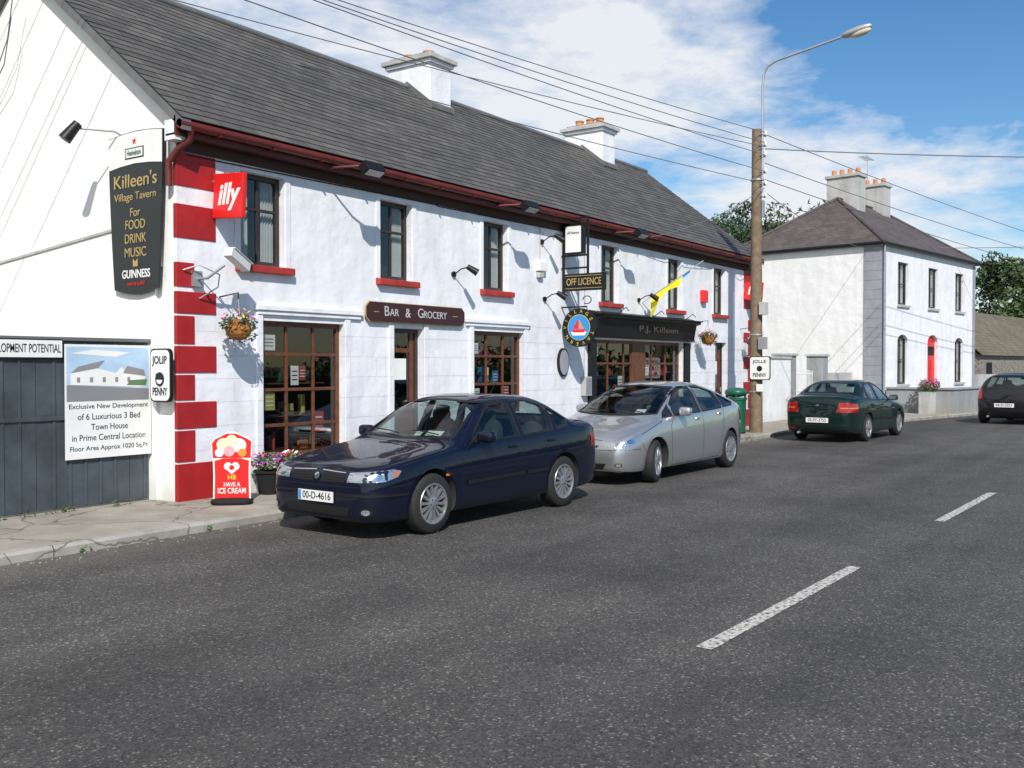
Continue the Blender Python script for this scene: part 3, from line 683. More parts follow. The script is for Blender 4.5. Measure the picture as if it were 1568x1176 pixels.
r=root('shopfront_fascia',(20.8,10.6,2.6)); mb=MB()
mb.prism([(10.6,2.92),(10.24,2.82),(10.24,2.77),(10.36,2.74),(10.43,2.36),(10.6,2.34)],'x',18.05,23.0,M['black'])
mb.box((18.0,10.20,2.82),(23.05,10.6,2.85),M['black'])
mb.obj('board',r,bevel=.008)
text("P.J. Killeen",r,(20.9,10.35,2.57),'S',M['dimgold'],w=2.0,h=.18,off=.0)
for X in (18.6,20.3,22.0):
    tube('swan_lamp',[(X,10.2,2.85),(X,10.0,2.98),(X,9.93,2.90)],.01,M['black'],r)

SX=16.96
r=root('projecting_pub_sign',(SX,10.6,3.5))
fr=MB()
for yy in (10.55,9.98): fr.box((SX-.02,yy-.02,3.2 if yy>10.3 else 3.58),(SX+.02,yy+.02,4.72),M['black'])
for zz in (4.70,4.58,3.95,3.70): fr.box((SX-.018,9.96,zz-.018),(SX+.018,10.6,zz+.018),M['black'])
fr.box((SX-.045,9.58,3.24),(SX+.045,10.53,3.58),M['black'])
fr.box((SX-.018,10.0,2.9),(SX+.018,10.6,2.93),M['black'])
fr.obj('frame',r,bevel=.004)
mb=MB(); mb.box((SX-.075,10.07,3.98),(SX+.075,10.49,4.56),M['black']); mb.box((SX-.08,10.10,4.01),(SX+.08,10.46,4.53),M['signwhite'])
mb.box((SX-.05,9.63,3.28),(SX-.046,10.48,3.29),M['gold']); mb.box((SX-.05,9.63,3.53),(SX-.046,10.48,3.54),M['gold'])
mb.obj('lantern',r,bevel=.004)
text("off licence",r,(SX-.083,10.28,4.4),'W',M['ink'],w=.28,h=.05)
text("OFF LICENCE",r,(SX-.05,10.05,3.41),'W',M['gold'],w=.80,h=.14,off=.003)
tube('stay',[(SX,10.58,4.72),(SX,10.3,4.80),(SX,9.98,4.72)],.012,M['black'],r)
tube('scroll',[(SX,10.0+.1*math.cos(t*.6),3.05+.08*math.sin(t*.6)) for t in range(10)],.01,M['black'],r)
r=root('round_sail_sign',(SX,10.19,2.49)); mb=MB()
C=(10.17,2.50)
def disc(x0,x1,rad,m,seg=40): mb.cyl((x0,C[0],C[1]),(x1,C[0],C[1]),rad,rad,m,seg)
disc(SX-.03,SX+.03,.39,M['black']); disc(SX-.035,SX+.035,.262,M['goldb']); disc(SX-.037,SX+.037,.25,M['blue'])
X=SX-.039
mb.face([(X,C[0]+.19,C[1]-.09),(X,C[0]-.19,C[1]-.09),(X,C[0]-.14,C[1]-.16),(X,C[0]+.14,C[1]-.16)],M['signwhite'])
mb.face([(X-.001,C[0]+.17,C[1]-.04),(X-.001,C[0]-.17,C[1]-.04),(X-.001,C[0]-.12,C[1]-.1),(X-.001,C[0]+.12,C[1]-.1)],M['brightred'])
mb.face([(X,C[0]+.01,C[1]-.03),(X,C[0]+.01,C[1]+.18),(X,C[0]+.14,C[1]-.02)],M['brightred']); mb.face([(X,C[0]-.01,C[1]-.03),(X,C[0]-.12,C[1]-.03),(X,C[0]-.01,C[1]+.16)],M['orange'])
mb.obj('disc',r,smooth=True)
for k,ch in enumerate("VILLAGE TAVERN"):
    ang=R(180-k*25)
    if ch==' ': continue
    o=text(ch,r,(SX-.037,C[0]-.325*math.cos(ang),C[1]+.325*math.sin(ang)),'W',M['goldb'],h=.07,off=.0)
    o.rotation_euler=(Matrix.Rotation(R(-90),4,'Z')@Matrix.Rotation(R(90),4,'X')@Matrix.Rotation(ang-R(90),4,'Z')).to_euler()
tube('hanger',[(SX,10.4,2.9),(SX,10.4,2.8)],.01,M['black'],r); tube('hanger_b',[(SX,10.0,2.9),(SX,10.0,2.84)],.01,M['black'],r)

r=root('oval_plaque',(16.94,10.6,1.8)); mb=MB()
o1=[(16.98+.2*math.cos(t*math.pi/16),1.8+.29*math.sin(t*math.pi/16)) for t in range(32)]; o2=[(16.98+.17*math.cos(t*math.pi/16),1.8+.255*math.sin(t*math.pi/16)) for t in range(32)]
mb.prism(o1,'y',10.55,10.6,M['black']); mb.prism(o2,'y',10.543,10.549,M['grey']); mb.obj('plaque',r)
r=root('alarm_box',(16.2,10.6,3.67)); mb=MB(); mb.box((16.0,10.5,3.58),(16.28,10.6,3.78),M['signwhite']); mb.box((16.02,10.52,3.45),(16.2,10.6,3.56),M['ltgrey']); mb.obj('box',r,bevel=.02)
r=root('meter_box',(17.8,10.6,1.4)); mb=MB(); mb.box((17.72,10.48,1.1),(17.98,10.6,1.5),M['ltgrey']); mb.box((17.74,10.475,1.13),(17.96,10.48,1.47),M['galv']); mb.obj('box',r,bevel=.01)
r=root('red_alarm_box',(23.9,10.6,3.5)); mb=MB(); mb.box((23.75,10.48,3.38),(24.02,10.6,3.70),M['brightred']); mb.obj('box',r,bevel=.02)
r=root('flag',(20.6,10.6,3.3))
SA=Vector((20.5,10.6,3.20)); SB=Vector((20.8,9.2,4.12))
tube('staff',[SA,SB],.010,M['ltgrey'],r)
mb=MB()
def fl(u,v):
    p=SA.lerp(SB,u); return (p.x+.07*math.sin(u*18)*v+.02-.10*v, p.y+.05*math.cos(u*14)*v, p.z-.34*v*(1+.35*math.sin(u*11))*(1.2-u))
for i in range(16):
    for j in range(4):
        u0=.14+.50*i/16;u1=.14+.50*(i+1)/16
        mb.face([fl(u0,j/4),fl(u1,j/4),fl(u1,(j+1)/4),fl(u0,(j+1)/4)],M['yellow'])
for i in range(6):
    u0=.66+.12*i/6;u1=.66+.12*(i+1)/6; mb.face([fl(u0,0),fl(u1,0),fl(u1,.3),fl(u0,.3)],M['blue'])
mb.obj('cloth',r,smooth=True,angle=80)

def basket(x,y,z,s,fl,k=K):
    r=root('hanging_basket',(x,y,z)); mb=MB()
    mb.superq((x,y,z-.02*s),(.17*s,.17*s,.14*s),M['basket'],1,16,8)
    mb.leaves((x,y,z+.06*s),(.26*s,.24*s,.13*s),460,.033*s,[M['leaf'],M['leafl'],M['leafd']])
    mb.leaves((x,y,z+.13*s),(.27*s,.24*s,.13*s),90,.030*s,fl)
    mb.leaves((x+.1*s,y,z-.06*s),(.24*s,.2*s,.14*s),120,.03*s,[M['leaf'],M['leafl']])
    mb.obj('planting',r)
    tube('bracket',[(x,10.6,z+.42),(x,y,z+.46),(x,y,z+.38)],.01,M['black'],r)
    for d in ((.15,0),(-.08,.13),(-.08,-.13)): tube('chain',[(x,y,z+.38),(x+d[0]*s,y+d[1]*s,z+.08)],.004,M['galv'],r,1)
basket(8.43,10.22,2.22,1,[M['fpink'],M['fpur'],M['fyel'],M['fpink'],M['fred']])
basket(23.35,10.2,2.42,1,[M['fred'],M['fpink'],M['fwhite'],M['fred']])
basket(26.5,10.2,2.35,.9,[M['fpink'],M['fpur'],M['fwhite']])
def pot(x,y,s,fl,h=.32,k=K,z=0):
    r=root('flower_pot',(x,y,z),k)
    if k!=K: x=y=z=0
    mb=MB()
    mb.cyl((x,y,z),(x,y,z+h),.13*s,.19*s,M['blackm'],18); mb.cyl((x,y,z+h-.03),(x,y,z+h),.205*s,.205*s,M['blackm'],18)
    mb.leaves((x,y,z+h+.1),(.24*s,.24*s,.15),400,.033,[M['leaf'],M['leafl'],M['leafd']]); mb.leaves((x,y,z+h+.15),(.26*s,.26*s,.13),110,.032,fl)
    mb.obj('pot_and_planting',r)
pot(8.98,10.28,1,[M['fpink'],M['fpink'],M['fpur']]); pot(9.4,10.32,.8,[M['fred'],M['fwhite']],.28); pot(10.95,10.3,.9,[M['fred'],M['fpink']]); pot(13.2,10.3,1,[M['fpink'],M['fwhite']]) ; pot(17.4,10.3,1,[M['fpink'],M['fwhite']])

r=root('ice_cream_sign',(8.07,9.92,0)); r.rotation_euler=(0,0,R(-48))
INV[r.name]=Matrix.Identity(4)
mb=MB(); sh=[]
for p in [(-.23,.06),(.23,.06),(.225,.35),(.23,.55),(.25,.66),(.25,.78),(.19,.84),(.12,.85),(.05,.90),(-.06,.90),(-.13,.85),(-.21,.83),(-.25,.76),(-.25,.65),(-.23,.55),(-.225,.35)]: sh.append(p)
mb.prism(sh,'y',-.015,.015,M['signwhite'])
mb.prism([(-.21,.07),(.21,.07),(.205,.35),(.21,.54),(.1,.57),(-.1,.57),(-.21,.54),(-.205,.35)],'y',-.019,-.0155,M['brightred'])
mb.prism([(-.23,.575),(.23,.575),(.24,.78),(.18,.82),(.05,.88),(-.06,.88),(-.2,.81),(-.24,.76)],'y',-.018,-.0155,M['brightred'])
for i_,(cx_,cz_,rd,m) in enumerate(((-.1,.74,.085,'cream'),(.09,.73,.09,'fwhite'),(0,.79,.075,'cream'),(-.03,.66,.07,'pink'),(.13,.64,.055,'orange'),(-.15,.64,.055,'fwhite'))):
    mb.cyl((cx_,-.0195,cz_),(cx_,-.022-.0012*i_,cz_),rd,rd*.96,M[m],20)
for sx in(-1,1):
    mb.cyl((sx*.045,-.0195,.47),(sx*.045,-.024,.47),.05,.05,M['signwhite'],18)
mb.face([(-.09,-.0225,.455),(.09,-.0225,.455),(0,-.0225,.37)],M['signwhite'])
mb.cyl((0,-.0245,.455),(0,-.026,.455),.032,.032,M['brightred'],18)
mb.superq((0,0,.03),(.26,.18,.045),M['blackm'],.6,20,8); mb.obj('board',r,bevel=.003)
text("HB",r,(0,-.0205,.33),'S',M['fyel'],w=.1,h=.06,off=.01); text("HAVE A",r,(0,-.0205,.24),'S',M['signwhite'],w=.2,h=.055,off=.01); text("ICE CREAM",r,(0,-.0205,.16),'S',M['signwhite'],w=.34,h=.07,off=.015)

# ------------------------------------------------------------ utility pole with lamp, bin, small signs
PX,PY=23.3,8.9
r=root('street_lamp_on_utility_pole',(PX,PY,.09),1); mb=MB()
mb.cyl((0,0,-.1),(-.03,0,7.45),.165,.115,M['pole'],16); mb.obj('timber_pole',r,smooth=True)
tube('lamp_bracket',[(.0,-.13,5.9),(.0,-.13,8.5),(0,-.16,8.78),(0,-.25,8.95),(0,-.45,9.05),(0,-1.2,9.18),(0,-2.15,9.35)],.027,M['galv'],r)
mb=MB()
T3=Matrix.Rotation(R(-11),3,'X')
mb.superq((0,-2.38,9.40),(.13,.36,.085),M['galv'],.8,18,10,T3); mb.superq((0,-2.46,9.36),(.11,.25,.10),M['lampcream'],.9,18,10,T3)
mb.obj('lantern',r,smooth=True)
mb=MB()
for z in (7.3,7.05,6.8,6.4,6.1,5.8): 
    mb.cyl((-.12,-.13,z),(.12,-.13,z),.012,.012,M['galv'],8); mb.cyl((.0,-.22,z),(0,-.22,z+.09),.03,.022,M['signwhite'],10); mb.cyl((0,-.1,z),(0,-.22,z),.012,.012,M['galv'],8)
    mb.cyl((.1,-.17,z-.02),(.1,-.17,z+.06),.03,.022,M['ltgrey'],10)
mb.box((-.05,-.18,5.3),(.05,-.14,5.7),M['galv']); mb.box((-.2,-.3,2.9),(-.0,-.14,3.2),M['ltgrey'])
for z in (1.0,2.4,6.2): mb.cyl((0,0,z),(0,0,z+.03),.168,.166,M['galv'],16)
mb.obj('insulators',r)
tube('service_cable',[(.13,-.05,7.2),(.17,-.05,4),(.19,-.02,.2)],.018,M['cable'],r)
r=root('pole_notice_sign',(PX-.15,PY-.1,.09),1); mb=MB()
mb.prism(rr(-.33,.2,1.30,1.88,.06),'x',-.045,-.02,M['black']); mb.prism(rr(-.31,.18,1.32,1.86,.05),'x',-.05,-.046,M['signwhite']); mb.obj('panel',r)
text("JOLLE",r,(-.053,-.06,1.75),'W',M['ink'],w=.34,h=.1,off=.01); text("PENNY",r,(-.053,-.06,1.42),'W',M['ink'],w=.34,h=.09,off=.01)
mb=MB(); mb.cyl((-.051,-.06,1.58),(-.055,-.06,1.58),.07,.07,M['ink'],16); mb.box((-.05,-.16,1.02),(-.04,.02,1.2),M['signwhite']); mb.box((-.05,-.25,2.05),(-.03,-.02,2.35),M['galv']); mb.obj('notice',r)
r=root('litter_bin',(22.75,9.2,.09),1); mb=MB()
mb.cyl((0,0,.03),(0,0,.82),.23,.25,M['bin'],24); mb.cyl((0,0,0),(0,0,.04),.24,.24,M['blackm'],24); mb.cyl((0,0,.82),(0,0,.87),.27,.27,M['bin'],24)
for a in range(4):
    t=a*math.pi/2+.4; mb.box((-.03,-.012,.86),(.03,.012,1.0),M['bin'],Matrix.Rotation(t,4,'Z')@Matrix.Translation((.22,0,0)))
mb.superq((0,0,1.0),(.27,.27,.12),M['bin'],.9,24,10); mb.box((-.262,-.07,.5),(-.25,.07,.66),M['gold'])
mb.obj('bin_body',r,smooth=True)

r=root('overhead_wires',(PX,PY,0),1); INV[r.name]=Matrix.Translation((-PX,-PY,0))
for k,(z,ye,ze,sg) in enumerate(((7.45,16.0,9.0,.5),(7.2,14.6,8.6,.5),(6.9,13.4,8.3,.45),(6.5,12.4,7.6,.45),(6.2,15.3,7.4,.4),(7.1,18.5,8.6,.5))):
    cable('wire',(PX,PY-.2,z),(-12,ye,ze),sg,.0085,r)
cable('wire',(PX,PY-.2,7.05),(33,-8,6.9),.3,.014,r); cable('wire',(PX,PY-.2,7.4),(75,-1,7.2),.6,.010,r); cable('wire',(PX,PY-.2,6.7),(75,-1,6.6),.6,.010,r)
cable('wire',(PX,PY-.2,6.3),(75,-.6,6.1),.6,.010,r); cable('wire',(42,10.5,6.6),(50,-6,7.2),.3,.014,r); cable('wire',(PX,PY-.2,6.0),(37.5,9.8,6.0),.25,.008,r)
cable('wire',(PX,PY-.2,6.1),(18.5,10.0,4.4),.25,.008,r)
cable('wire',(PX,PY-.1,5.8),(25.6,10.0,4.35),.2,.008,r)

# ------------------------------------------------------------ house beyond
hs=root('white_house',(36.2,9.23,.05),1,R(-8)); mb=MB(); gl=MB()
ops=[]
for cx_ in (2.05,5.1,8.1): ops.append((cx_-.5,cx_+.5,3.95,5.52))
for cx_ in (2.05,8.1): ops.append((cx_-.5,cx_+.5,1.0,2.85))
ops.append((4.55,5.65,.15,2.9))
wall(mb,0,0,10,0,6.0,ops,.18,M['white'])
mb.face([(0,0,0),(0,6,0),(0,6,6),(0,0,6)],M['rough']); mb.face([(10,0,0),(10,6,0),(10,6,6),(10,0,6)],M['rough']); mb.face([(0,6,0),(10,6,0),(10,6,6),(0,6,6)],M['rough'])
mb.box((.1,.7,.1),(9.9,.72,5.9),M['room'])
for a,b,c,d in ops[3:]:
    cx_=(a+b)/2; rad=(b-a)/2; zc=d-rad*.55
    for sgn in(-1,1):
        pts=[(cx_+sgn*rad,-.002,d),(cx_,-.002,d)]+[(cx_+sgn*rad*math.sin(t*math.pi/16),-.002,zc+rad*.55*math.cos(t*math.pi/16)) for t in range(1,9)]
        mb.prism([(p[0],p[2]) for p in pts],'y',0.001,.17,M['white'])
mb.obj('walls',hs)
mb=MB()
for o in ops[:5]:
    window(mb,gl,*o,0,M['darkwood'],(.5,),(.5,),.07,'drapes')
a,b,c,d=ops[5]; mb.box((a,.12,c),(b,.17,d),M['brightred']); 
for z0,z1 in((.4,1.0),(1.15,1.9)):
    for x0 in (a+.14,a+.62): mb.box((x0,.105,z0),(x0+.34,.12,z1),M['brightred'])
mb.box((a+.1,.11,2.1),(b-.1,.12,2.45),M['room'])
for o in ops[:5]: mb.box((o[0]-.08,-.07,o[2]-.09),(o[1]+.08,.1,o[2]-.002),M['ltgrey'])
z=0.0
while z<5.95:
    zz=min(z+.34,5.98); mb.box((-.02,-.02,z),(.42,.0-.002,zz-.02),M['grey']); mb.box((-.02,-.002,z),(-.002,.62,zz-.02),M['grey']); z+=.34
mb.box((9.7,-.02,0),(10.02,-.002,5.95),M['grey'])
mb.box((-.12,-.12,5.98),(10.12,6.12,6.03),M['grey']); mb.cyl((-.2,-.16,6.06),(10.2,-.16,6.06),.06,.06,M['black']); mb.cyl((-.16,-.2,6.06),(-.16,6.2,6.06),.06,.06,M['black'])
mb.cyl((.05,-.12,6.0),(.05,-.12,.1),.04,.04,M['grey'])
mb.obj('joinery',hs); gl.obj('panes',hs)
mb=MB(); e=.22; A=(-e,-e,6.06);B=(10+e,-e,6.06);C_=(10+e,6+e,6.06);D=(-e,6+e,6.06);P=(3.0,3,8.35);Q=(7.0,3,8.35)
s=math.hypot(3.22,2.29)
mb.face([A,B,Q,P],M['slate2'],[(0,0),(10.4,0),(7.2,s),(3.2,s)]); mb.face([D,A,P],M['slate2'],[(0,0),(6.4,0),(3.2,s)]); mb.face([B,C_,Q],M['slate2'],[(0,0),(6.4,0),(3.2,s)]); mb.face([C_,D,P,Q],M['slate2'],[(0,0),(10.4,0),(7.2,s),(3.2,s)])
for a,b in((A,P),(D,P),(B,Q),(C_,Q),(P,Q)): mb.cyl(Vector(a)+Vector((0,0,.02)),Vector(b)+Vector((0,0,.02)),.06,.06,M['slate2'],8)
mb.obj('hipped_roof',hs)
mb=MB()
for x0,y0,y1,zt,npz in((3.4,2.35,3.65,9.25,4),(6.3,2.5,3.5,9.25,3)):
    mb.box((x0,y0,7.2),(x0+.75,y1,zt),M['ltgrey']); mb.box((x0-.06,y0-.06,zt),(x0+.81,y1+.06,zt+.12),M['ltgrey'])
    for i in range(npz):
        yy=y0+.15+(y1-y0-.3)*i/(npz-1); mb.cyl((x0+.37,yy,zt+.12),(x0+.37,yy,zt+.38),.11,.085,M['pot'],12)
mb.obj('chimneys',hs,bevel=.01)
r=root('tv_aerial',(43.2,11.6,9.4),1); mb=MB(); mb.cyl((0,0,-.3),(0,0,1.3),.02,.02,M['galv'],8); mb.cyl((-.6,.1,1.2),(.6,-.1,1.2),.012,.012,M['galv'],6)
for i in range(8): mb.cyl((-.55+.15*i,.1-.25,1.21),(-.55+.15*i,.1+.15,1.21),.008,.008,M['galv'],6)
mb.obj('aerial',r)
r=root('garden_wall',(36.2,9.23,.05),1,R(-8)); mb=MB()
mb.box((.3,-2.45,0),(12,-2.2,.86),M['midgrey']); mb.box((.25,-2.5,.86),(12,-2.15,.93),M['midgrey']); mb.box((.3,-2.2,0),(.55,-.1,.86),M['midgrey']); mb.box((.25,-2.15,.86),(.6,-.1,.93),M['midgrey']); mb.obj('wall',r,bevel=.01)
r=root('flower_trough',(35.7,7.6,.09),1,R(-8)); mb=MB(); mb.box((-.2,-.15,.0),(.9,.15,.75),M['ltgrey']); mb.leaves((.35,0,.95),(.7,.3,.22),500,.05,[M['leaf'],M['leafl']]); mb.leaves((.35,0,1.05),(.75,.32,.2),160,.045,[M['fpink'],M['fred'],M['fpur']]); mb.obj('planting',r)
r=root('boundary_wall',(27.4,10.9,.05),1); INV[r.name]=Matrix.Translation((-27.4,-10.9,-.05)); mb=MB()
mb.box((26.1,10.3,0),(29.9,10.5,1.95),M['rough']); mb.box((26.1,10.26,1.95),(29.9,10.54,2.02),M['ltgrey'])
mb.box((30.0,10.35,0),(30.55,10.9,2.05),M['midgrey']); mb.box((29.95,10.3,2.05),(30.6,10.95,2.13),M['ltgrey'])
mb.box((32.6,10.15,0),(33.15,10.7,2.05),M['midgrey']); mb.box((32.55,10.1,2.05),(33.2,10.75,2.13),M['ltgrey']); mb.box((33.2,10.2,0),(36.2,10.4,1.5),M['ltgrey'])
mb.obj('wall_and_piers',r,bevel=.01)
mb=MB(); mb.box((29.96,10.5,1.15),(29.99,10.8,1.6),M['signwhite']); rr_=root('notice_board',(29.96,10.6,1.3),1); INV[rr_.name]=Matrix.Translation((-29.96,-10.6,-1.3)); mb.obj('panel',rr_)
r=root('iron_gate',(31.5,10.5,.1),1); mb=MB()
for i in range(17): mb.cyl((-1.0+.13*i,0,.05),(-1.0+.13*i,0,1.45+.1*math.sin(i/16*math.pi)),.012,.012,M['signwhite'],6)
for z in(.15,.8,1.35): mb.box((-1,-.012,z),(1.1,.012,z+.03),M['signwhite'])
mb.obj('bars',r)
for x,y in((29.6,9.9),(31.0,9.7),(33.4,9.6)):
    pot(x,y,1.5,[M['fpink'],M['fwhite'],M['fred']],.5,1,.09)

r=root('stone_outbuilding',(52,8.6,0),1,R(-8)); mb=MB()
mb.box((0,0,0),(16,5,2.3),M['stone']); mb.face([(-.2,-.2,2.25),(16.2,-.2,2.25),(16.2,2.5,4.7),(-.2,2.5,4.7)],M['slate3'],[(0,0),(16,0),(16,3.6),(0,3.6)]); mb.face([(-.2,5.2,2.25),(16.2,5.2,2.25),(16.2,2.5,4.7),(-.2,2.5,4.7)],M['slate3'],[(0,0),(16,0),(16,3.6),(0,3.6)])
mb.prism([(0,2.2),(5,2.2),(2.5,4.6)],'x',0,.2,M['stone']); mb.box((-4,-1.2,0),(20,-1.0,1.35),M['ltgrey']); mb.box((1,-.03,1.3),(1.8,.0,1.9),M['blackm']); mb.obj('building',r)

# ------------------------------------------------------------ trees
def tree(name,base,h,rad,nclump,nleaf,size,mats,cb=.35,seed=1):
    random.seed(seed); r=root(name,base,1); mb=MB()
    prev=Vector((0,0,0)); n=6
    for i in range(n):
        p=Vector((noise.noise((i*.6,seed,0))*.3,noise.noise((seed,i*.6,2))*.3,h*.8*(i+1)/n)); mb.cyl(prev,p,.05*h*.6*(1-i/n)+.04,.05*h*.6*(1-(i+1)/n)+.03,M['bark'],8); prev=p
    for k in range(nclump):
        t=random.random(); z=h*(cb+(1-cb)*t); rr2=rad*math.sin(math.pi*(.18+.78*t))**.7; a=random.uniform(0,6.28); d=rr2*math.sqrt(random.uniform(.1,1))
        c=Vector((d*math.cos(a),d*math.sin(a),z-.1*h*random.random()))
        if k%2==0: mb.cyl((0,0,max(.3*h,c.z-.2*h)),c,.045,.015,M['bark'],6)
        q=rad*random.uniform(.16,.36); mb.leaves(c,(q,q,q*.75),nleaf,size,random.choice(mats))
    mb.obj('trunk_and_crown',r)
D3=[[M['leafd']],[M['leafd'],M['leaf']],[M['leaf'],M['leafd']],[M['leaf'],M['leafl']]]
tree('conifer_tree',(46.5,18.8,0),9.6,3.3,75,110,.14,D3[:3],.3,2)
tree('conifer_tree',(50,17.3,0),10.3,3.2,75,110,.14,D3[:3],.3,5)
tree('conifer_tree',(49,20.0,0),9.6,3.2,65,110,.14,D3[:3],.3,6)
tree('broadleaf_tree',(77,11.2,0),9.3,3.4,70,120,.2,D3[1:],.3,9)
tree('broadleaf_tree',(86,8.5,0),8.6,3.5,60,110,.2,D3[1:],.3,12)
random.seed(20); mb=MB()
for i in range(150):
    t=i/150; c=(95+random.uniform(-6,6),70-150*t,random.uniform(1,3.2)); mb.leaves(c,(2.5,2,1.8),50,.45,[M['leafd'],M['leaf'],M['leaf']])
mb.obj('distant_trees')
random.seed(21); mb=MB()
for i in range(120):
    X=-25+i*.55; mb.leaves((X,-8.2+random.uniform(-.2,.2),1.0+random.uniform(-.1,.25)),(.6,.5,.85),50,.1,[M['leafd'],M['leaf'],M['leafl']])
mb.box((-26,-8.4,0),(42,-8.0,1.3),M['leafd']); mb.obj('reflection_hedge')  # out-of-view hedge across the road, added for darker reflections in the glass

# ------------------------------------------------------------ cars
def pchip(pts):
    xs=[p[0] for p in pts]; ys=[p[1] for p in pts]; n=len(xs); h=[xs[i+1]-xs[i] for i in range(n-1)]; dl=[(ys[i+1]-ys[i])/h[i] for i in range(n-1)]
    d=[0]*n; d[0]=dl[0]; d[-1]=dl[-1]
    for i in range(1,n-1):
        if dl[i-1]*dl[i]>0:
            w1=2*h[i]+h[i-1];w2=h[i]+2*h[i-1]; d[i]=(w1+w2)/(w1/dl[i-1]+w2/dl[i])
    def f(x):
        if x<=xs[0]: return ys[0]
        if x>=xs[-1]: return ys[-1]
        i=0
        while x>xs[i+1]: i+=1
        t=(x-xs[i])/h[i]; 
        return (2*t**3-3*t*t+1)*ys[i]+(t**3-2*t*t+t)*h[i]*d[i]+(-2*t**3+3*t*t)*ys[i+1]+(t**3-t*t)*h[i]*d[i+1]
    return f
def prism_obj(poly,axis,a,b,hw=None):
    bm=bmesh.new()
    P=lambda p,t:{'x':(t,p[0],p[1]),'y':(p[0],t,p[1])}[axis]
    v=[bm.verts.new(P(p,0)) for p in poly]; f=bm.faces.new(v)
    if hw:
        for z in (.9,1.1,1.25):
            bmesh.ops.bisect_plane(bm,geom=bm.verts[:]+bm.edges[:]+bm.faces[:],plane_co=(0,0,z),plane_no=(0,0,1))
        bmesh.ops.triangulate(bm,faces=bm.faces[:])
    r=bmesh.ops.extrude_face_region(bm,geom=bm.faces[:]); nv=[g for g in r['geom'] if isinstance(g,bmesh.types.BMVert)]; ns=set(nv)
    k=0 if axis=='x' else 1
    for w in bm.verts:
        if hw: w.co.y=(hw(w.co.z) if w in ns else -hw(w.co.z))
        else: w.co[k]=b if w in ns else a
    bmesh.ops.recalc_face_normals(bm,faces=bm.faces[:])
    me=bpy.data.meshes.new('cutter'); bm.to_mesh(me); bm.free(); o=bpy.data.objects.new('cutter',me); col.objects.link(o); return o
def wheel(r_t,w,nsp,rt,loc,side,steer=0,sp_w=.045):
    mb=MB(); seg=40
    prof=[(r_t*.60,-w*.5),(r_t*.66,-w*.52),(r_t*.90,-w*.5),(r_t*.975,-w*.42),(r_t,-w*.3),(r_t,w*.3),(r_t*.975,w*.42),(r_t*.90,w*.5),(r_t*.70,w*.525),(r_t*.675,w*.47)]
    def lathe(prof,m):
        n=len(mb.v);k=mb.mi(m)
        for rr1,y in prof:
            for i in range(seg):
                t=2*math.pi*i/seg; mb.v.append((rr1*math.cos(t),y,rr1*math.sin(t)))
        for j in range(len(prof)-1):
            for i in range(seg):
                i2=(i+1)%seg; mb.f.append((n+j*seg+i,n+j*seg+i2,n+(j+1)*seg+i2,n+(j+1)*seg+i)); mb.m.append(k)
    lathe(prof,M['rubber'])
    lathe([(r_t*.685,w*.50),(r_t*.67,w*.53),(r_t*.62,w*.52),(r_t*.60,w*.40),(r_t*.58,0)],M['alloy'])
    lathe([(r_t*.6,w*.10),(.0,w*.10)],M['alloyd'])
    lathe([(.075,w*.30),(.07,w*.47),(.05,w*.50),(0.001,w*.505)],M['alloy'])
    for i in range(nsp):
        T=Matrix.Rotation(2*math.pi*i/nsp,4,'Y')
        a,b=sp_w*.5,sp_w*.85
        pts=[(-a,.25*w,.05),(a,.25*w,.05),(b,.30*w,r_t*.62),(-b,.30*w,r_t*.62)]; pt2=[(-a*.8,.47*w,.05),(a*.8,.47*w,.05),(b*.8,.49*w,r_t*.62),(-b*.8,.49*w,r_t*.62)]
        V=[T@Vector(p) for p in pts+pt2]; n=len(mb.v); mb.v+=[tuple(v) for v in V]; k=mb.mi(M['alloy'])
        for f in((4,5,6,7),(0,1,5,4),(1,2,6,5),(2,3,7,6),(3,0,4,7)): mb.f.append(tuple(n+q for q in f)); mb.m.append(k)
    for i in range(5):
        t=2*math.pi*i/5; mb.cyl((.045*math.cos(t),w*.49,.045*math.sin(t)),(.045*math.cos(t),w*.52,.045*math.sin(t)),.008,.008,M['alloyd'],6)
    o=mb.obj('wheel',rt,smooth=True,angle=40); o.location=loc; o.rotation_euler=(0,random.uniform(0,1),(0 if side>0 else math.pi)+steer); return o

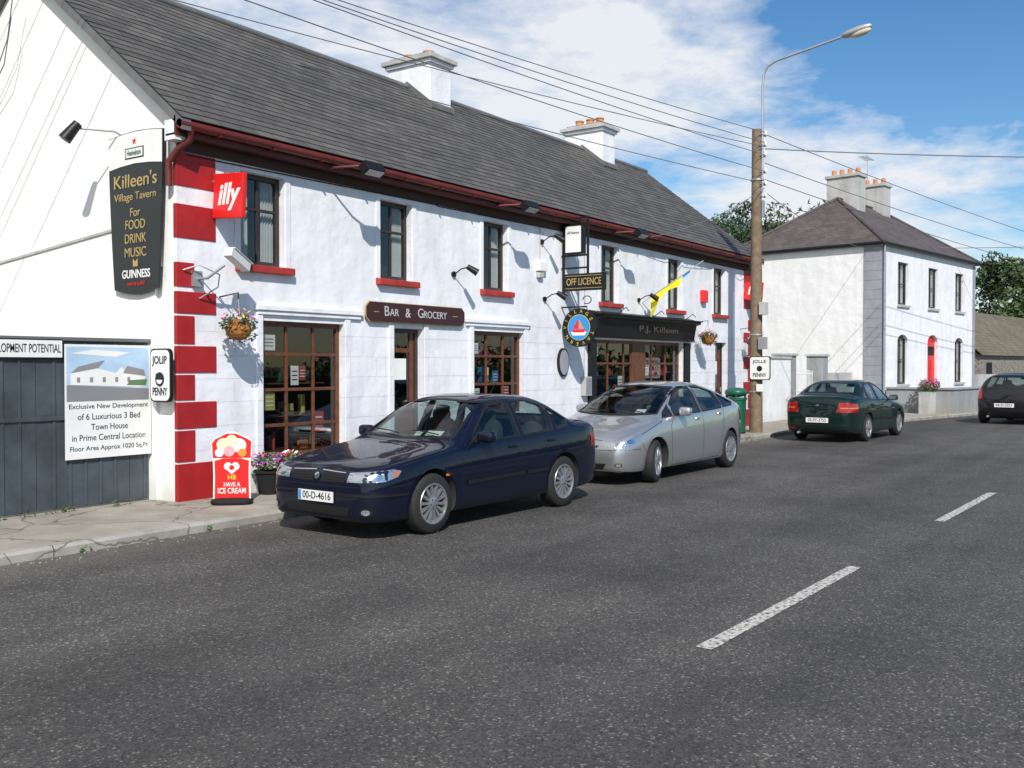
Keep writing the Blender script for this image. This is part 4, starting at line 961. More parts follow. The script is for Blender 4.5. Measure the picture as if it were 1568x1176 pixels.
def car(name,loc,rotz,paint,p,scale=1.0):
    rt=root(name,loc,1,rotz); rt.scale=(scale,scale,scale); L_=p['L']; fT=pchip(p['top']); fS=pchip(p['belt']); fB=pchip(p['bot']); fW=pchip(p['w'])
    av=lambda f,x,e=.035:(f(x-e)+2*f(x)+f(x+e))/4 if .1<x<L_-.1 else f(x)
    xs=[0,.008,.02,.04,.07,.11,.16,.22,.29]; x=.35
    while x<L_-.3: xs.append(x); x+=.055
    xs+=[L_-q for q in (.29,.22,.16,.11,.07,.04,.02,.008,0)]
    lean=p.get('lean',.40)
    def half(x):
        W=fW(x);zb=fB(x);zs=av(fS,x);zt=max(av(fT,x),zs+.012);H=zt-zs
        pts=[(0,zb),(W*.45,zb),(W*.86,zb),(W*.945,zb+.025),(W*.972,zb+.07)]; z0=zb+.07
        for t in (.12,.25,.38,.5,.6,.7,.78,.86,.93,1):
            b=1-.028*((.55-t)/.55)**2 if t<.55 else 1-.04*((t-.55)/.45)**2
            pts.append((W*b,z0+(zs-z0)*t))
        Wg=W*.96; q=min(1,max(0,(H-.04)/.35)); pw=2.4+2.4*q
        Wg2=Wg-.025*q
        for k in range(1,15):
            th=k/14*math.pi/2; s_=math.sin(th)**(2/pw); c_=max(0,math.cos(th))**(2/pw)
            if k==14: s_,c_=1,0
            pts.append(((Wg2-lean*H*s_)*c_,zs+H*s_))
        return pts
    bm=bmesh.new(); rings=[]
    for x in xs:
        h=half(x); ring=[bm.verts.new((x,-y,z)) for y,z in h]+[bm.verts.new((x,y,z)) for y,z in h[-2:0:-1]]; rings.append(ring)
    for a,b in zip(rings,rings[1:]):
        n=len(a)
        for i in range(n): bm.faces.new((a[i],a[(i+1)%n],b[(i+1)%n],b[i]))
    bm.faces.new(rings[0][::-1]); bm.faces.new(rings[-1]); bmesh.ops.recalc_face_normals(bm,faces=bm.faces[:])
    bvh=BVHTree.FromBMesh(bm); me=bpy.data.meshes.new('body'); bm.to_mesh(me); bm.free()
    body=bpy.data.objects.new('body',me); col.objects.link(body); me.materials.append(paint); me.materials.append(M['interior']); me.materials.append(M['trim'])
    axF=p.get('axF',1.2); axR=L_-1.2
    def ray(mode,u,v):
        if mode=='s-': o,d=Vector((u,-3,v)),Vector((0,1,0))
        elif mode=='s+': o,d=Vector((u,3,v)),Vector((0,-1,0))
        elif mode=='f': o,d=Vector((-2,u,v)),Vector((1,0,0))
        elif mode=='r': o,d=Vector((L_+2,u,v)),Vector((-1,0,0))
        elif mode=='t': o,d=Vector((u,v,3)),Vector((0,0,-1))
        elif mode=='cf': a=R(u); d=Vector((math.cos(a),-math.sin(a),0)); o=Vector((axF,0,v))-d*3
        elif mode=='cr': a=R(u); d=Vector((-math.cos(a),-math.sin(a),0)); o=Vector((axR,0,v))-d*3
        h=bvh.ray_cast(o,d)
        if h[0] is None:
            h=bvh.find_nearest(o+d*2.2)
        nn=h[1]; 
        if nn.dot(d)>0: nn=-nn
        return h[0],nn
    def grid2(poly,sx,sy):
        b2=bmesh.new(); b2.faces.new([b2.verts.new((q[0],q[1],0)) for q in poly])
        x0,x1=min(q[0] for q in poly),max(q[0] for q in poly); y0,y1=min(q[1] for q in poly),max(q[1] for q in poly)
        x=x0+sx
        while x<x1-1e-4: bmesh.ops.bisect_plane(b2,geom=b2.verts[:]+b2.edges[:]+b2.faces[:],plane_co=(x,0,0),plane_no=(1,0,0)); x+=sx
        y=y0+sy
        while y<y1-1e-4: bmesh.ops.bisect_plane(b2,geom=b2.verts[:]+b2.edges[:]+b2.faces[:],plane_co=(0,y,0),plane_no=(0,1,0)); y+=sy
        bmesh.ops.triangulate(b2,faces=[f for f in b2.faces if len(f.verts)>4]); return b2
    dec={}
    def buf(k):
        if k not in dec: dec[k]=MB()
        return dec[k]
    def patch(mode,poly,m,off=.003,k='panels'):
        ang=mode in('cf','cr'); b2=grid2(poly,3 if ang else .05,.03 if ang else .05); mb=buf(k)
        n=len(mb.v);mk=mb.mi(m); b2.verts.index_update()
        for v in b2.verts:
            c,nn=ray(mode,v.co.x,v.co.y); mb.v.append(tuple(c+nn*off))
        for f in b2.faces: mb.f.append(tuple(n+v.index for v in f.verts)); mb.m.append(mk)
        b2.free()
    def strip(mode,path,w,m,off=.0025,closed=False,side=0,k='seams'):
        mb=buf(k); P=[Vector(q) for q in path]; n=len(P)
        nor=[]
        for i in range(n):
            a=P[(i-1)%n] if (closed or i>0) else P[i]; b=P[(i+1)%n] if (closed or i<n-1) else P[i]
            d1=(P[i]-a).normalized() if (P[i]-a).length>1e-6 else None; d2=(b-P[i]).normalized() if (b-P[i]).length>1e-6 else None
            if d1 is None:d1=d2
            if d2 is None:d2=d1
            n1=Vector((-d1.y,d1.x));n2=Vector((-d2.y,d2.x)); mm=(n1+n2); mm=mm/max(.5,mm.length_squared)*2; nor.append(mm)
        segs=n if closed else n-1
        for i in range(segs):
            j=(i+1)%n; ln=(P[j]-P[i]).length; q=max(1,int(ln/(3 if mode in('cf','cr') else .05))); 
            for t in range(q):
                vs=[]
                for tt in (t/q,(t+1)/q):
                    c=P[i].lerp(P[j],tt); nn=nor[i].lerp(nor[j],tt)
                    for sg in ((-.5+side*.5),(.5+side*.5)):
                        cc=c+nn*w*sg; co,no=ray(mode,cc.x,cc.y); vs.append(co+no*off)
                mb.face([vs[0],vs[1],vs[3],vs[2]],m)
    def ccw(poly):
        a=sum(poly[i][0]*poly[(i+1)%len(poly)][1]-poly[(i+1)%len(poly)][0]*poly[i][1] for i in range(len(poly))); return poly if a>0 else poly[::-1]
    cut=[]
    for w in p['side']: cut.append(prism_obj(w,'y',-1.5,1.5))
    xm=p['mid']; cut.append(prism_obj(p['ws'],'x',-.5,xm)); cut.append(prism_obj(p['rw'],'x',xm+.3,L_+.6))
    zr=max(q[1] for q in p['top'])
    hwf=lambda z: .77 if z<=.92 else .77-(z-.92)*(.77-.55)/(zr-.06-.92)
    cut.insert(0,prism_obj(p['cabin'],'y',0,0,hwf))
    for wx in p['ax']:
        for sd in(-1,1):
            mbc=MB(); mbc.cyl((wx,sd*.55,p['wr']+.005),(wx,sd*1.3,p['wr']+.005),p['wr']+.045,p['wr']+.045,M['trim'],48); oc=mbc.obj('cutter')
            b3=bmesh.new(); b3.from_mesh(oc.data); bmesh.ops.recalc_face_normals(b3,faces=b3.faces[:]); b3.to_mesh(oc.data); b3.free(); cut.append(oc)
    for c in cut:
        md=body.modifiers.new('b','BOOLEAN'); md.operation='DIFFERENCE'; md.solver='EXACT'; md.object=c
    dg=bpy.context.evaluated_depsgraph_get(); nm=bpy.data.meshes.new_from_object(body.evaluated_get(dg)); body.modifiers.clear(); body.data=nm
    for c in cut: bpy.data.objects.remove(c)
    nm.materials.clear()
    for m_ in(paint,M['interior'],M['trim']): nm.materials.append(m_)
    for f in nm.polygons:
        d=bvh.find_nearest(f.center)[3]
        f.material_index=0 if d<.006 else 1
        if f.normal.z<-.9 and f.center.z<.4: f.material_index=1
    sharp(nm,32); attach(body,rt)
    for w in p['side']:
        w=ccw(w)
        for sd in('s-','s+'):
            patch(sd,w,M['cglass'],-.008,'glass'); strip(sd,w,.022,M['trim'],.002,True,-1,'seals')
    patch('f',ccw(p['ws']),M['cglass'],-.006,'glass'); strip('f',ccw(p['ws']),.022,M['trim'],.002,True,-1,'seals')
    patch('r',ccw(p['rw']),M['cglass'],-.006,'glass'); strip('r',ccw(p['rw']),.02,M['trim'],.002,True,-1,'seals')
    for wx in p['ax']:
        rad=p['wr']+.047; path=[(wx+rad*math.cos(R(a)),p['wr']+.005+rad*math.sin(R(a))) for a in range(-12,193,6)]
        for sd in('s-','s+'): strip(sd,path,.018,paint,.007,False,-1,'arch_lips')
    for path,w in p['seams']:
        for sd in('s-','s+'): strip(sd,path,w,M['blackm'],.0012)
    for path,w in p.get('rub',[]):
        for sd in('s-','s+'): strip(sd,path,w,p.get('rubmat') or M['trim'],.012,k='rub_strip')
    for md,path,w in p.get('lines',[]): strip(md,path,w,M['blackm'],.0012)
    for md,poly,m_,of in p['patches']:
        patch(md,ccw(poly),M[m_] if isinstance(m_,str) else m_,of)
    for k,b_ in dec.items(): b_.obj(k,rt,smooth=True,angle=50)
    W=max(q[1] for q in p['w'])
    for i,wx in enumerate(p['ax']):
        for sd in(-1,1): wheel(p['wr'],.20,p['spokes'],rt,(wx,sd*(W-.115),p['wr']),sd,p.get('steer',0) if i==0 else 0,p.get('spw',.04))
    mb=MB(); sx=p['seatx']
    for yy in(-.36,.36):
        mb.superq((sx,yy,.52),(.26,.25,.10),M['seat'],.5); mb.superq((sx+.30,yy,.82),(.09,.24,.33),M['seat'],.5,T=Matrix.Rotation(R(14),3,'Y')); mb.superq((sx+.37,yy,1.17),(.05,.13,.08),M['seat'],.6)
    mb.superq((sx+1.15,0,.80),(.10,.62,.30),M['seat'],.4,T=Matrix.Rotation(R(18),3,'Y')); 
    for yy in(-.35,.35): mb.superq((sx+1.25,yy,1.08),(.05,.12,.06),M['seat'],.6)
    mb.superq((sx-.62,0,.80),(.22,.70,.13),M['interior'],.5)
    for k in range(24):
        a=2*math.pi*k/24;b_=2*math.pi*(k+1)/24; f=lambda a:(sx-.33+.07*math.sin(a),-.36+.18*math.cos(a),.90+.17*math.sin(a)); mb.cyl(f(a),f(b_),.014,.014,M['blackm'],6)
    mb.superq((p['mid']-.38,0,zr-.16),(.02,.11,.035),M['blackm'],.6); mb.obj('interior',rt,smooth=True)
    mb=MB(); mx,mz=p['mirror']
    for sd in(-1,1):
        mb.superq((mx,sd*(W+.07),mz),(.07,.105,.07),p['mirmat'] or paint,.6,16,10); mb.box((mx-.02,min(sd*(W-.09),sd*(W+.02)),mz-.06),(mx+.03,max(sd*(W-.09),sd*(W+.02)),mz-.03),M['trim'])
        mb.box((mx+.066,sd*(W+.07)-.08,mz-.045),(mx+.071,sd*(W+.07)+.08,mz+.045),M['chrome'])
    for hx,hz in p['handles']:
        for sd,md in((-1,'s-'),(1,'s+')):
            c,nn=ray(md,hx,hz); mb.superq((c.x,c.y+sd*.012,c.z),(.085,.018,.016),p.get('hmat') or paint,.6,12,8)
    mb.obj('mirrors_and_handles',rt,smooth=True)
    for y0 in(-.5,.08):
        a,n1=ray('f',y0,p['ws0']+.015); b,n2=ray('f',y0+.42,p['ws0']+.05); tube('wiper',[a+n1*.02,(a+b)/2+n1*.028,b+n2*.02],.007,M['blackm'],rt,1)
    c,nn=ray('t',p.get('aer',2.95),0); tube('roof_aerial',[c,(c.x+.16,0,c.z+.17)],.004,M['blackm'],rt,1)
    if p.get('fplate'):
        z=p['fplate']; mb=MB(); mb.box((-.022,-.26,z-.055),(-.012,.26,z+.055),M['plate']); mb.box((-.012,-.27,z-.063),(.03,.27,z+.063),M['trim']); mb.box((-.0235,.215,z-.05),(-.0221,.255,z+.05),M['blue']); mb.obj('front_plate',rt)
        text(p['ptext'],rt,(-.0225,-.02,z),'W',M['ink'],w=.42,h=.075,ext=.001,off=.01)
    if p.get('rplate'):
        z=p['rplate']; c,nn=ray('r',0,z); X=c.x+.012; mb=MB(); mb.box((X-.03,-.27,z-.063),(X,.27,z+.063),M['trim']); mb.box((X,-.26,z-.055),(X+.008,.26,z+.055),M['plate']); mb.obj('rear_plate',rt)
        text(p['ptext'],rt,(X+.009,0,z),'E',M['ink'],w=.42,h=.075,ext=.001,off=.01)
    mb=MB(); mb.box((.35,-.6,.16),(L_-.4,.6,.3),M['blackm']); 
    for wx in p['ax']: mb.cyl((wx,-.7,p['wr']),(wx,.7,p['wr']),.04,.04,M['blackm'],8)
    mb.cyl((L_-.3,-.45,.24),(L_+.0,-.45,.22),.028,.028,M['galv'],10)
    mb.obj('underbody',rt)
    mb=MB()
    for yy,zz,w_,m_ in p.get('stickers',[]):
        c,nn=ray('f',yy,zz); c2,_=ray('f',yy+w_,zz); c3,_=ray('f',yy+w_,zz+.05); c4_,_=ray('f',yy,zz+.05); mb.face([q-nn*.012 for q in(c,c2,c3,c4_)],M[m_])
    if mb.v: mb.obj('windscreen_discs',rt)
    return rt,ray

def circ(u,z,ru,rz_,n=14): return [(u+ru*math.cos(2*math.pi*i/n),z+rz_*math.sin(2*math.pi*i/n)) for i in range(n)]
def mir(poly): return [(-q[0],q[1]) for q in poly]
sedan=dict(L=4.42,axF=1.2,lean=.38,
 top=[(0,.54),(.012,.63),(.035,.685),(.09,.735),(.25,.785),(.6,.845),(.95,.895),(1.20,.935),(1.29,.965),(1.6,1.165),(1.95,1.355),(2.2,1.415),(2.6,1.440),(3.0,1.425),(3.25,1.37),(3.55,1.235),(3.76,1.125),(3.86,1.10),(4.1,1.085),(4.30,1.055),(4.365,.99),(4.40,.89),(4.42,.76)],
 belt=[(0,.45),(.03,.585),(.10,.665),(.35,.735),(1.2,.860),(2.0,.905),(3.4,.960),(4.1,.975),(4.3,.93),(4.42,.70)],
 bot=[(0,.33),(.02,.24),(.08,.195),(.5,.185),(3.8,.19),(4.2,.23),(4.38,.28),(4.42,.36)],
 w=[(0,.52),(.015,.62),(.05,.70),(.12,.765),(.26,.82),(.6,.852),(1.2,.870),(3.2,.870),(3.9,.845),(4.2,.795),(4.34,.73),(4.40,.65),(4.42,.56)],
 side=[[(1.60,.945),(1.72,1.06),(2.0,1.245),(2.14,1.31),(2.47,1.345),(2.47,.962)],[(2.56,.968),(2.56,1.348),(2.9,1.338),(3.13,1.28),(3.20,1.08),(3.18,.99)],[(3.27,1.0),(3.28,1.08),(3.215,1.255),(3.36,1.205),(3.56,1.10),(3.54,1.03)]],
 ws=[(-.67,1.0),(-.35,.983),(0,.976),(.35,.983),(.67,1.0),(.61,1.16),(.54,1.345),(0,1.37),(-.54,1.345),(-.61,1.16)],ws0=.98,
 rw=[(-.58,1.15),(.58,1.15),(.50,1.33),(0,1.352),(-.50,1.33)],mid=2.4,
 cabin=[(1.48,.45),(1.42,.91),(1.60,1.09),(2.0,1.31),(2.25,1.375),(2.9,1.375),(3.2,1.31),(3.58,1.14),(3.58,.45)],
 ax=(.87,3.38),wr=.322,spokes=14,spw=.024,seatx=2.05,mirror=(1.68,.99),mirmat=None,handles=((2.30,.84),(3.10,.865)),
 seams=[([(1.38,.22),(1.34,.5),(1.36,.82),(1.58,.935)],.007),([(2.515,.23),(2.52,.6),(2.515,1.36)],.007),([(2.52,.24),(3.0,.25),(3.08,.45),(3.24,.75),(3.25,.99)],.007),([(1.38,.235),(2.52,.235)],.007),([(.42,.755),(1.3,.885)],.006),([(3.75,1.02),(4.15,1.0)],.006),([(.45,.62),(.60,.50),(.58,.42)],.005),([(3.85,.52),(4.1,.60),(4.2,.72)],.005)],
 rub=[([(1.42,.50),(2.48,.515)],.045),([(2.55,.515),(3.02,.52)],.045)],
 fplate=.435,ptext='00-D-4616',stickers=[(-.22,1.0,.10,'signwhite'),(-.50,1.005,.22,'signwhite')])
hl=[(20,.600),(38,.610),(44,.650),(46,.708),(42,.728),(21,.693)]
gq=[(2.6,.590),(18.5,.595),(18.2,.683),(3.8,.698)]
front=[('cf',hl,'refl',.002),('cf',mir(hl),'refl',.002),('cf',gq,'blackm',.003),('cf',mir(gq),'blackm',.003),
 ('cf',circ(0,.640,1.8,.034),'chrome',.012),
 ('cf',[(-20,.255),(20,.255),(22,.345),(-22,.345)],'blackm',.003),('cf',circ(30,.305,3.0,.038),'blackm',.003),('cf',circ(-30,.305,3.0,.038),'blackm',.003),('cf',circ(30,.305,2.0,.028),'refl',.006),('cf',circ(-30,.305,2.0,.028),'refl',.006),
 ('cf',[(-50,.455),(-14,.46),(-14,.49),(-50,.485)],'trim',.008),('cf',[(14,.46),(50,.455),(50,.485),(14,.49)],'trim',.008)]
for s_ in(1,-1):
    for u in (26,34): front.append(('cf',circ(s_*u,.655,2.9,.037),'chrome',.005))
    front.append(('cf',[(s_*a_,b_) for a_,b_ in ((41.5,.65),(43.8,.66),(45.3,.703),(42.5,.712))],'amber',.006))
    front.append(('cf',[(s_*a_,b_) for a_,b_ in hl],M['lens'],.010))
    for zz in(.615,.645,.672): front.append(('cf',[(s_*4,zz),(s_*18,zz-.006),(s_*18,zz+.002),(s_*4,zz+.008)],'trim',.006))
    front.append(('cf',[(s_*a_,b_) for a_,b_ in ((2.2,.699),(18.6,.685),(18.8,.693),(2.2,.709))],'chrome',.005))
TL=[(22,.72),(44,.72),(43,.90),(24,.92)]
sedan['patches']=front+[('s-',[(1.05,.60),(1.13,.60),(1.13,.625),(1.05,.625)],'amber',.006),('cr',TL,'redlens',.004),('cr',mir(TL),'redlens',.004)]
sedan['lines']=[('cf',[(-50,.56),(0,.55),(50,.56)],.007),('cf',[(-20,.728),(0,.743),(20,.728)],.006),('cr',[(-45,.62),(45,.62)],.006)]
navy=carpaint('navy_paint',(.0022,.0042,.016),0,.5,.08,.12,.75)
random.seed(1)
car('parked_car',(7.0,7.30,0),R(-1.5),navy,sedan,.975)

prius=dict(L=4.45,axF=1.2,
 top=[(0,.50),(.02,.58),(.06,.65),(.14,.71),(.35,.80),(.65,.885),(.92,.95),(1.02,.985),(1.4,1.20),(1.8,1.385),(2.1,1.46),(2.45,1.49),(2.8,1.475),(3.2,1.41),(3.7,1.285),(4.1,1.16),(4.27,1.09),(4.36,.99),(4.42,.85),(4.45,.72)],
 belt=[(0,.44),(.06,.57),(.14,.63),(.35,.71),(1.0,.885),(2.0,.955),(3.4,1.03),(4.1,1.04),(4.3,.95),(4.45,.66)],
 bot=[(0,.34),(.03,.25),(.1,.20),(.5,.18),(3.8,.18),(4.2,.24),(4.4,.30),(4.45,.38)],
 w=[(0,.50),(.02,.60),(.06,.67),(.14,.74),(.28,.80),(.6,.842),(1.2,.862),(3.2,.862),(3.9,.83),(4.2,.77),(4.36,.70),(4.43,.62),(4.45,.53)],
 side=[[(1.55,.985),(1.55,1.13),(1.8,1.27),(2.05,1.355),(2.44,1.385),(2.44,1.01)],[(1.18,.96),(1.26,1.01),(1.47,1.11),(1.47,.98)],[(2.53,1.015),(2.53,1.39),(2.85,1.375),(3.2,1.29),(3.28,1.1),(3.24,1.05)],[(3.33,1.06),(3.34,1.12),(3.28,1.27),(3.6,1.17),(3.78,1.11),(3.72,1.08)]],
 ws=[(-.68,1.02),(-.35,.998),(0,.99),(.35,.998),(.68,1.02),(.62,1.2),(.53,1.385),(0,1.415),(-.53,1.385),(-.62,1.2)],ws0=.995,
 rw=[(-.55,1.18),(.55,1.18),(.45,1.36),(-.45,1.36)],mid=2.35,
 cabin=[(1.35,.45),(1.25,.95),(1.5,1.16),(1.85,1.34),(2.15,1.41),(2.8,1.42),(3.2,1.35),(3.7,1.22),(3.7,.45)],
 ax=(.90,3.60),wr=.317,spokes=7,spw=.06,steer=R(14),seatx=2.0,mirror=(1.66,1.035),mirmat=None,handles=((2.28,.90),(3.12,.95)),
 seams=[([(1.40,.21),(1.36,.5),(1.36,.82),(1.50,.97)],.009),([(2.485,.22),(2.49,.6),(2.485,1.40)],.009),([(2.49,.23),(3.12,.24),(3.2,.5),(3.3,.85),(3.31,1.03)],.009),([(1.40,.225),(2.5,.225)],.009),([(.42,.72),(1.1,.91)],.009),([(.46,.62),(.56,.50),(.56,.42)],.006)],
 fplate=.40,ptext='05-D-7179',stickers=[(-.5,1.03,.16,'signwhite'),(-.52,1.09,.06,'leafl')])
hl2=[(20,.565),(36,.555),(46.5,.65),(48.5,.745),(43,.75),(30,.665)]
pf=[]
for s_ in(1,-1):
    pf+=[('cf',[(s_*a_,b_) for a_,b_ in hl2],'refl',.002),('cf',circ(s_*31,.61,3,.03),'chrome',.005),('cf',circ(s_*38.5,.645,3,.033),'chrome',.005),('cf',[(s_*a_,b_) for a_,b_ in hl2],M['lens'],.010)]
    pf+=[('cf',circ(s_*30,.31,2.6,.03),'blackm',.003),('cf',circ(s_*30,.31,1.8,.022),'refl',.006),('cr',[(s_*22,.78),(s_*44,.80),(s_*42,1.02),(s_*30,1.0)],'redlens',.004)]
pf+=[('cf',[(-15,.545),(15,.545),(17,.585),(-17,.585)],'blackm',.003),('cf',circ(0,.62,1.9,.03),'chrome',.006),('cf',[(-20,.24),(20,.24),(22,.33),(-22,.33)],'blackm',.003)]
prius['patches']=pf; prius['lines']=[('cf',[(-47,.53),(0,.52),(47,.53)],.008),('cf',[(-19,.655),(0,.685),(19,.655)],.007),('cr',[(-45,.62),(45,.62)],.006)]
silver=carpaint('silver_paint',(.50,.51,.52),.75,.30,.2,.5)
car('parked_car',(12.30,7.42,0),R(-1),silver,prius)

s2=dict(sedan); s2['fplate']=None; s2['rplate']=.52; s2['ptext']='03-SY-2753'; s2['spokes']=6; s2['spw']=.05; s2['stickers']=[]
TL2=[(20,.70),(45,.71),(44,.90),(23,.93)]
s2['patches']=[('cr',TL2,'redlens',.006),('cr',mir(TL2),'redlens',.006),('cr',[(24,.79),(45,.79),(45,.815),(24,.815)],'amber',.009),('cr',mir([(24,.79),(45,.79),(45,.815),(24,.815)]),'amber',.009),('cr',[(-40,.40),(40,.40),(40,.425),(-40,.425)],'trim',.006),('cr',circ(0,.86,2,.025),'chrome',.004),('cr',[(-30,.30),(-24,.30),(-24,.34),(-30,.34)],'redlens',.004)]
s2['lines']=[('cr',[(-45,.64),(45,.64)],.007),('cr',[(-19,.64),(-19,1.0)],.006),('cr',[(19,.64),(19,1.0)],.006)]
green=carpaint('green_paint',(.002,.013,.010),0,.5,.12,.15,.7)
car('parked_car',(26.45,6.86,0),R(180-2),green,s2,.98)

hb=dict(prius); hb['L']=3.9
hb['top']=[(0,.52),(.02,.60),(.06,.67),(.14,.73),(.35,.81),(.65,.88),(.92,.94),(1.02,.975),(1.4,1.20),(1.75,1.37),(2.05,1.44),(2.5,1.465),(3.0,1.45),(3.4,1.41),(3.55,1.35),(3.70,1.15),(3.80,.98),(3.86,.85),(3.9,.70)]
hb['belt']=[(0,.44),(.06,.57),(.14,.63),(.35,.71),(1.0,.88),(2.0,.94),(3.2,.98),(3.6,.97),(3.8,.85),(3.9,.62)]
hb['bot']=[(0,.34),(.03,.25),(.1,.20),(.5,.18),(3.4,.18),(3.7,.24),(3.86,.30),(3.9,.38)]
hb['w']=[(0,.50),(.02,.60),(.06,.67),(.14,.74),(.28,.79),(.6,.825),(1.2,.84),(2.9,.84),(3.4,.825),(3.65,.79),(3.8,.74),(3.88,.66),(3.9,.58)]
hb['side']=[[(1.55,.985),(1.55,1.13),(1.8,1.27),(2.05,1.335),(2.34,1.355),(2.34,1.0)],[(2.42,1.0),(2.42,1.36),(2.9,1.35),(3.2,1.30),(3.25,1.03)]]
hb['cabin']=[(1.35,.45),(1.25,.93),(1.5,1.16),(1.85,1.32),(2.15,1.38),(2.8,1.39),(3.3,1.35),(3.5,1.15),(3.55,.45)]
hb['ws']=[(-.66,1.01),(0,.985),(.66,1.01),(.60,1.2),(.52,1.35),(0,1.375),(-.52,1.35),(-.60,1.2)]
hb['rw']=[(-.58,1.05),(.58,1.05),(.50,1.33),(-.50,1.33)]
hb['ax']=(.80,3.25); hb['wr']=.295; hb['steer']=0; hb['fplate']=None; hb['rplate']=.55; hb['ptext']='04-D-3321'; hb['stickers']=[]
hb['seams']=[([(2.38,.22),(2.38,1.38)],.006)]; hb['handles']=((2.2,.88),(3.05,.9))
hb['patches']=[('cr',[(26,.72),(43,.74),(41,1.0),(31,1.0)],'redlens',.006),('cr',mir([(26,.72),(43,.74),(41,1.0),(31,1.0)]),'redlens',.006)]
hb['lines']=[('cr',[(-45,.63),(45,.63)],.007)]
blackp=carpaint('black_paint_car',(.006,.006,.009),0,.5,.12,.2,.75)
car('parked_car',(36.0,4.05,0),R(180-8),blackp,hb,1.04)

# ------------------------------------------------------------ light
travel=Vector((.60,.56,-.70)).normalized(); sd=-travel
elev=math.asin(sd.z); az=math.atan2(sd.x,sd.y)
ld=bpy.data.lights.new('sun','SUN'); ld.energy=5.0; ld.angle=R(.5); ld.color=(1,.955,.88)
lo=bpy.data.objects.new('sun',ld); col.objects.link(lo); lo.rotation_euler=travel.to_track_quat('-Z','Y').to_euler(); lo.location=(-10,-10,20)
w=bpy.data.worlds.new('World'); scene.world=w; w.use_nodes=True; nt=w.node_tree; nt.nodes.clear(); L=nt.links.new
out=N(nt,'ShaderNodeOutputWorld'); bg=N(nt,'ShaderNodeBackground',Strength=.105); L(bg.outputs[0],out.inputs[0])
sky=N(nt,'ShaderNodeTexSky'); sky.sky_type='NISHITA'; sky.sun_disc=False; sky.sun_elevation=elev; sky.sun_rotation=az%(2*math.pi); sky.altitude=50; sky.air_density=1.0; sky.dust_density=.3; sky.ozone_density=2.0
hs_=N(nt,'ShaderNodeHueSaturation'); hs_.inputs['Saturation'].default_value=1.30; hs_.inputs['Value'].default_value=1.18; L(sky.outputs[0],hs_.inputs['Color'])
tc=N(nt,'ShaderNodeTexCoord'); sp=N(nt,'ShaderNodeSeparateXYZ'); L(tc.outputs['Generated'],sp.inputs[0])
mz=N(nt,'ShaderNodeMath',operation='MAXIMUM'); mz.inputs[1].default_value=0; L(sp.outputs['Z'],mz.inputs[0])
az_=N(nt,'ShaderNodeMath',operation='ADD'); az_.inputs[1].default_value=.14; L(mz.outputs[0],az_.inputs[0])
dx=N(nt,'ShaderNodeMath',operation='DIVIDE'); L(sp.outputs['X'],dx.inputs[0]); L(az_.outputs[0],dx.inputs[1])
dy_=N(nt,'ShaderNodeMath',operation='DIVIDE'); L(sp.outputs['Y'],dy_.inputs[0]); L(az_.outputs[0],dy_.inputs[1])
cb=N(nt,'ShaderNodeCombineXYZ'); L(dx.outputs[0],cb.inputs[0]); L(dy_.outputs[0],cb.inputs[1])
n1=N(nt,'ShaderNodeTexNoise',Scale=1.1,Detail=10,Roughness=.60,Distortion=.35); L(cb.outputs[0],n1.inputs['Vector'])
n2=N(nt,'ShaderNodeTexNoise',Scale=6.5,Detail=7,Roughness=.62,Distortion=.3); L(cb.outputs[0],n2.inputs['Vector'])
vm=N(nt,'ShaderNodeVectorMath',operation='DOT_PRODUCT'); vm.inputs[1].default_value=(-.572,.82,0); L(tc.outputs['Generated'],vm.inputs[0])
b1=N(nt,'ShaderNodeMath',operation='MULTIPLY_ADD'); b1.inputs[1].default_value=.18; b1.inputs[2].default_value=.03; L(vm.outputs['Value'],b1.inputs[0])
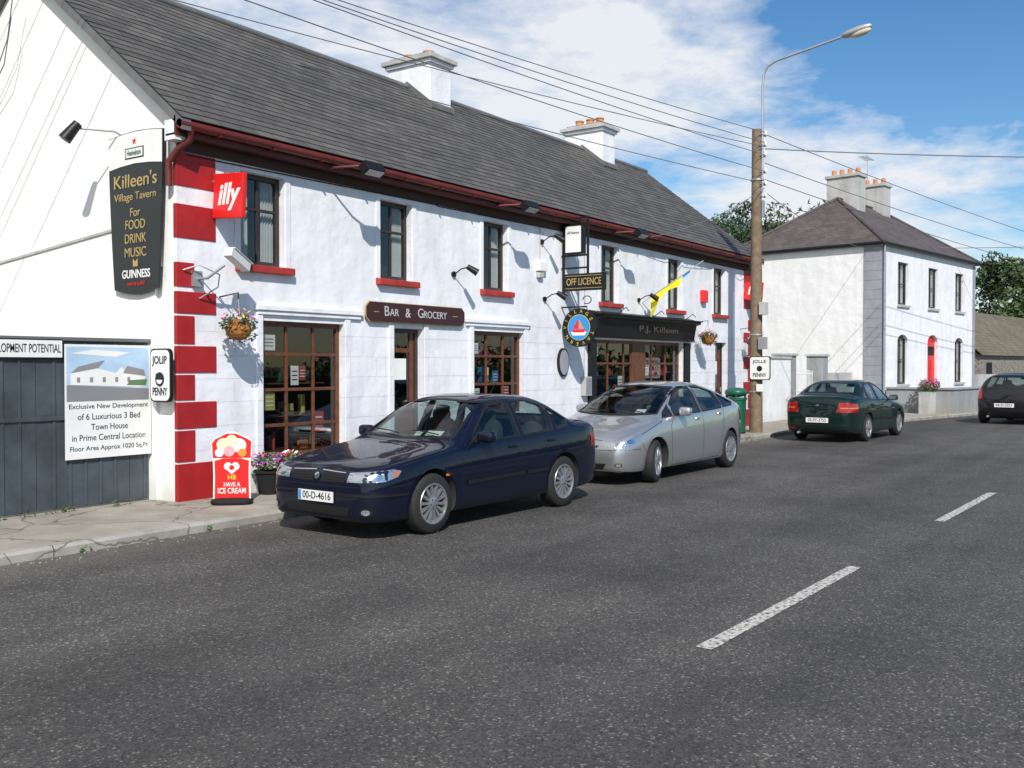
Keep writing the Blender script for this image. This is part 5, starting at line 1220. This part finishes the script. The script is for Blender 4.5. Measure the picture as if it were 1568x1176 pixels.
a1=N(nt,'ShaderNodeMath',operation='ADD'); L(n1.outputs['Fac'],a1.inputs[0]); L(b1.outputs[0],a1.inputs[1])
a2=N(nt,'ShaderNodeMath',operation='MULTIPLY_ADD'); a2.inputs[1].default_value=.36; L(n2.outputs['Fac'],a2.inputs[0]); L(a1.outputs[0],a2.inputs[2])
cur=a2
# cloud banks (+) and clear gaps (-) in given compass directions of the sky
for dvec,rad,amt in (((.850,.432,.310),.13,.16),((.800,.500,.345),.10,.10),((.955,.235,.170),.12,.14),((.915,.335,.190),.10,.12),((.60,.70,.40),.25,.08),((.930,.235,.285),.10,-.16),((.945,.13,.32),.13,-.14),((.80,.44,.42),.06,-.04)):
    v_=Vector(dvec).normalized(); dd=N(nt,'ShaderNodeVectorMath',operation='DISTANCE'); dd.inputs[1].default_value=v_; L(tc.outputs['Generated'],dd.inputs[0])
    mr=N(nt,'ShaderNodeMapRange',interpolation_type='SMOOTHSTEP'); mr.inputs['From Min'].default_value=0; mr.inputs['From Max'].default_value=rad*1.5; mr.inputs['To Min'].default_value=amt; mr.inputs['To Max'].default_value=0; L(dd.outputs['Value'],mr.inputs['Value'])
    ad=N(nt,'ShaderNodeMath',operation='ADD'); L(cur.outputs[0],ad.inputs[0]); L(mr.outputs[0],ad.inputs[1]); cur=ad
rp=N(nt,'ShaderNodeValToRGB'); rp.color_ramp.elements[0].position=.63; rp.color_ramp.elements[1].position=.86; rp.color_ramp.elements[1].color=(.95,.95,.95,1); L(cur.outputs[0],rp.inputs[0])
mx=N(nt,'ShaderNodeMixRGB'); mx.inputs['Color2'].default_value=(8.2,8.4,8.8,1); L(rp.outputs[0],mx.inputs['Fac']); L(hs_.outputs[0],mx.inputs['Color1']); L(mx.outputs[0],bg.inputs['Color'])

# ------------------------------------------------------------ camera
cd=bpy.data.cameras.new('camera'); cam=bpy.data.objects.new('camera',cd); col.objects.link(cam)
cam.location=(0,0,1.74); cam.rotation_euler=(R(90-1.07),0,R(34.9-90)); cd.sensor_width=36; cd.lens=34.44; cd.clip_end=3000; cd.clip_start=.05
scene.camera=cam
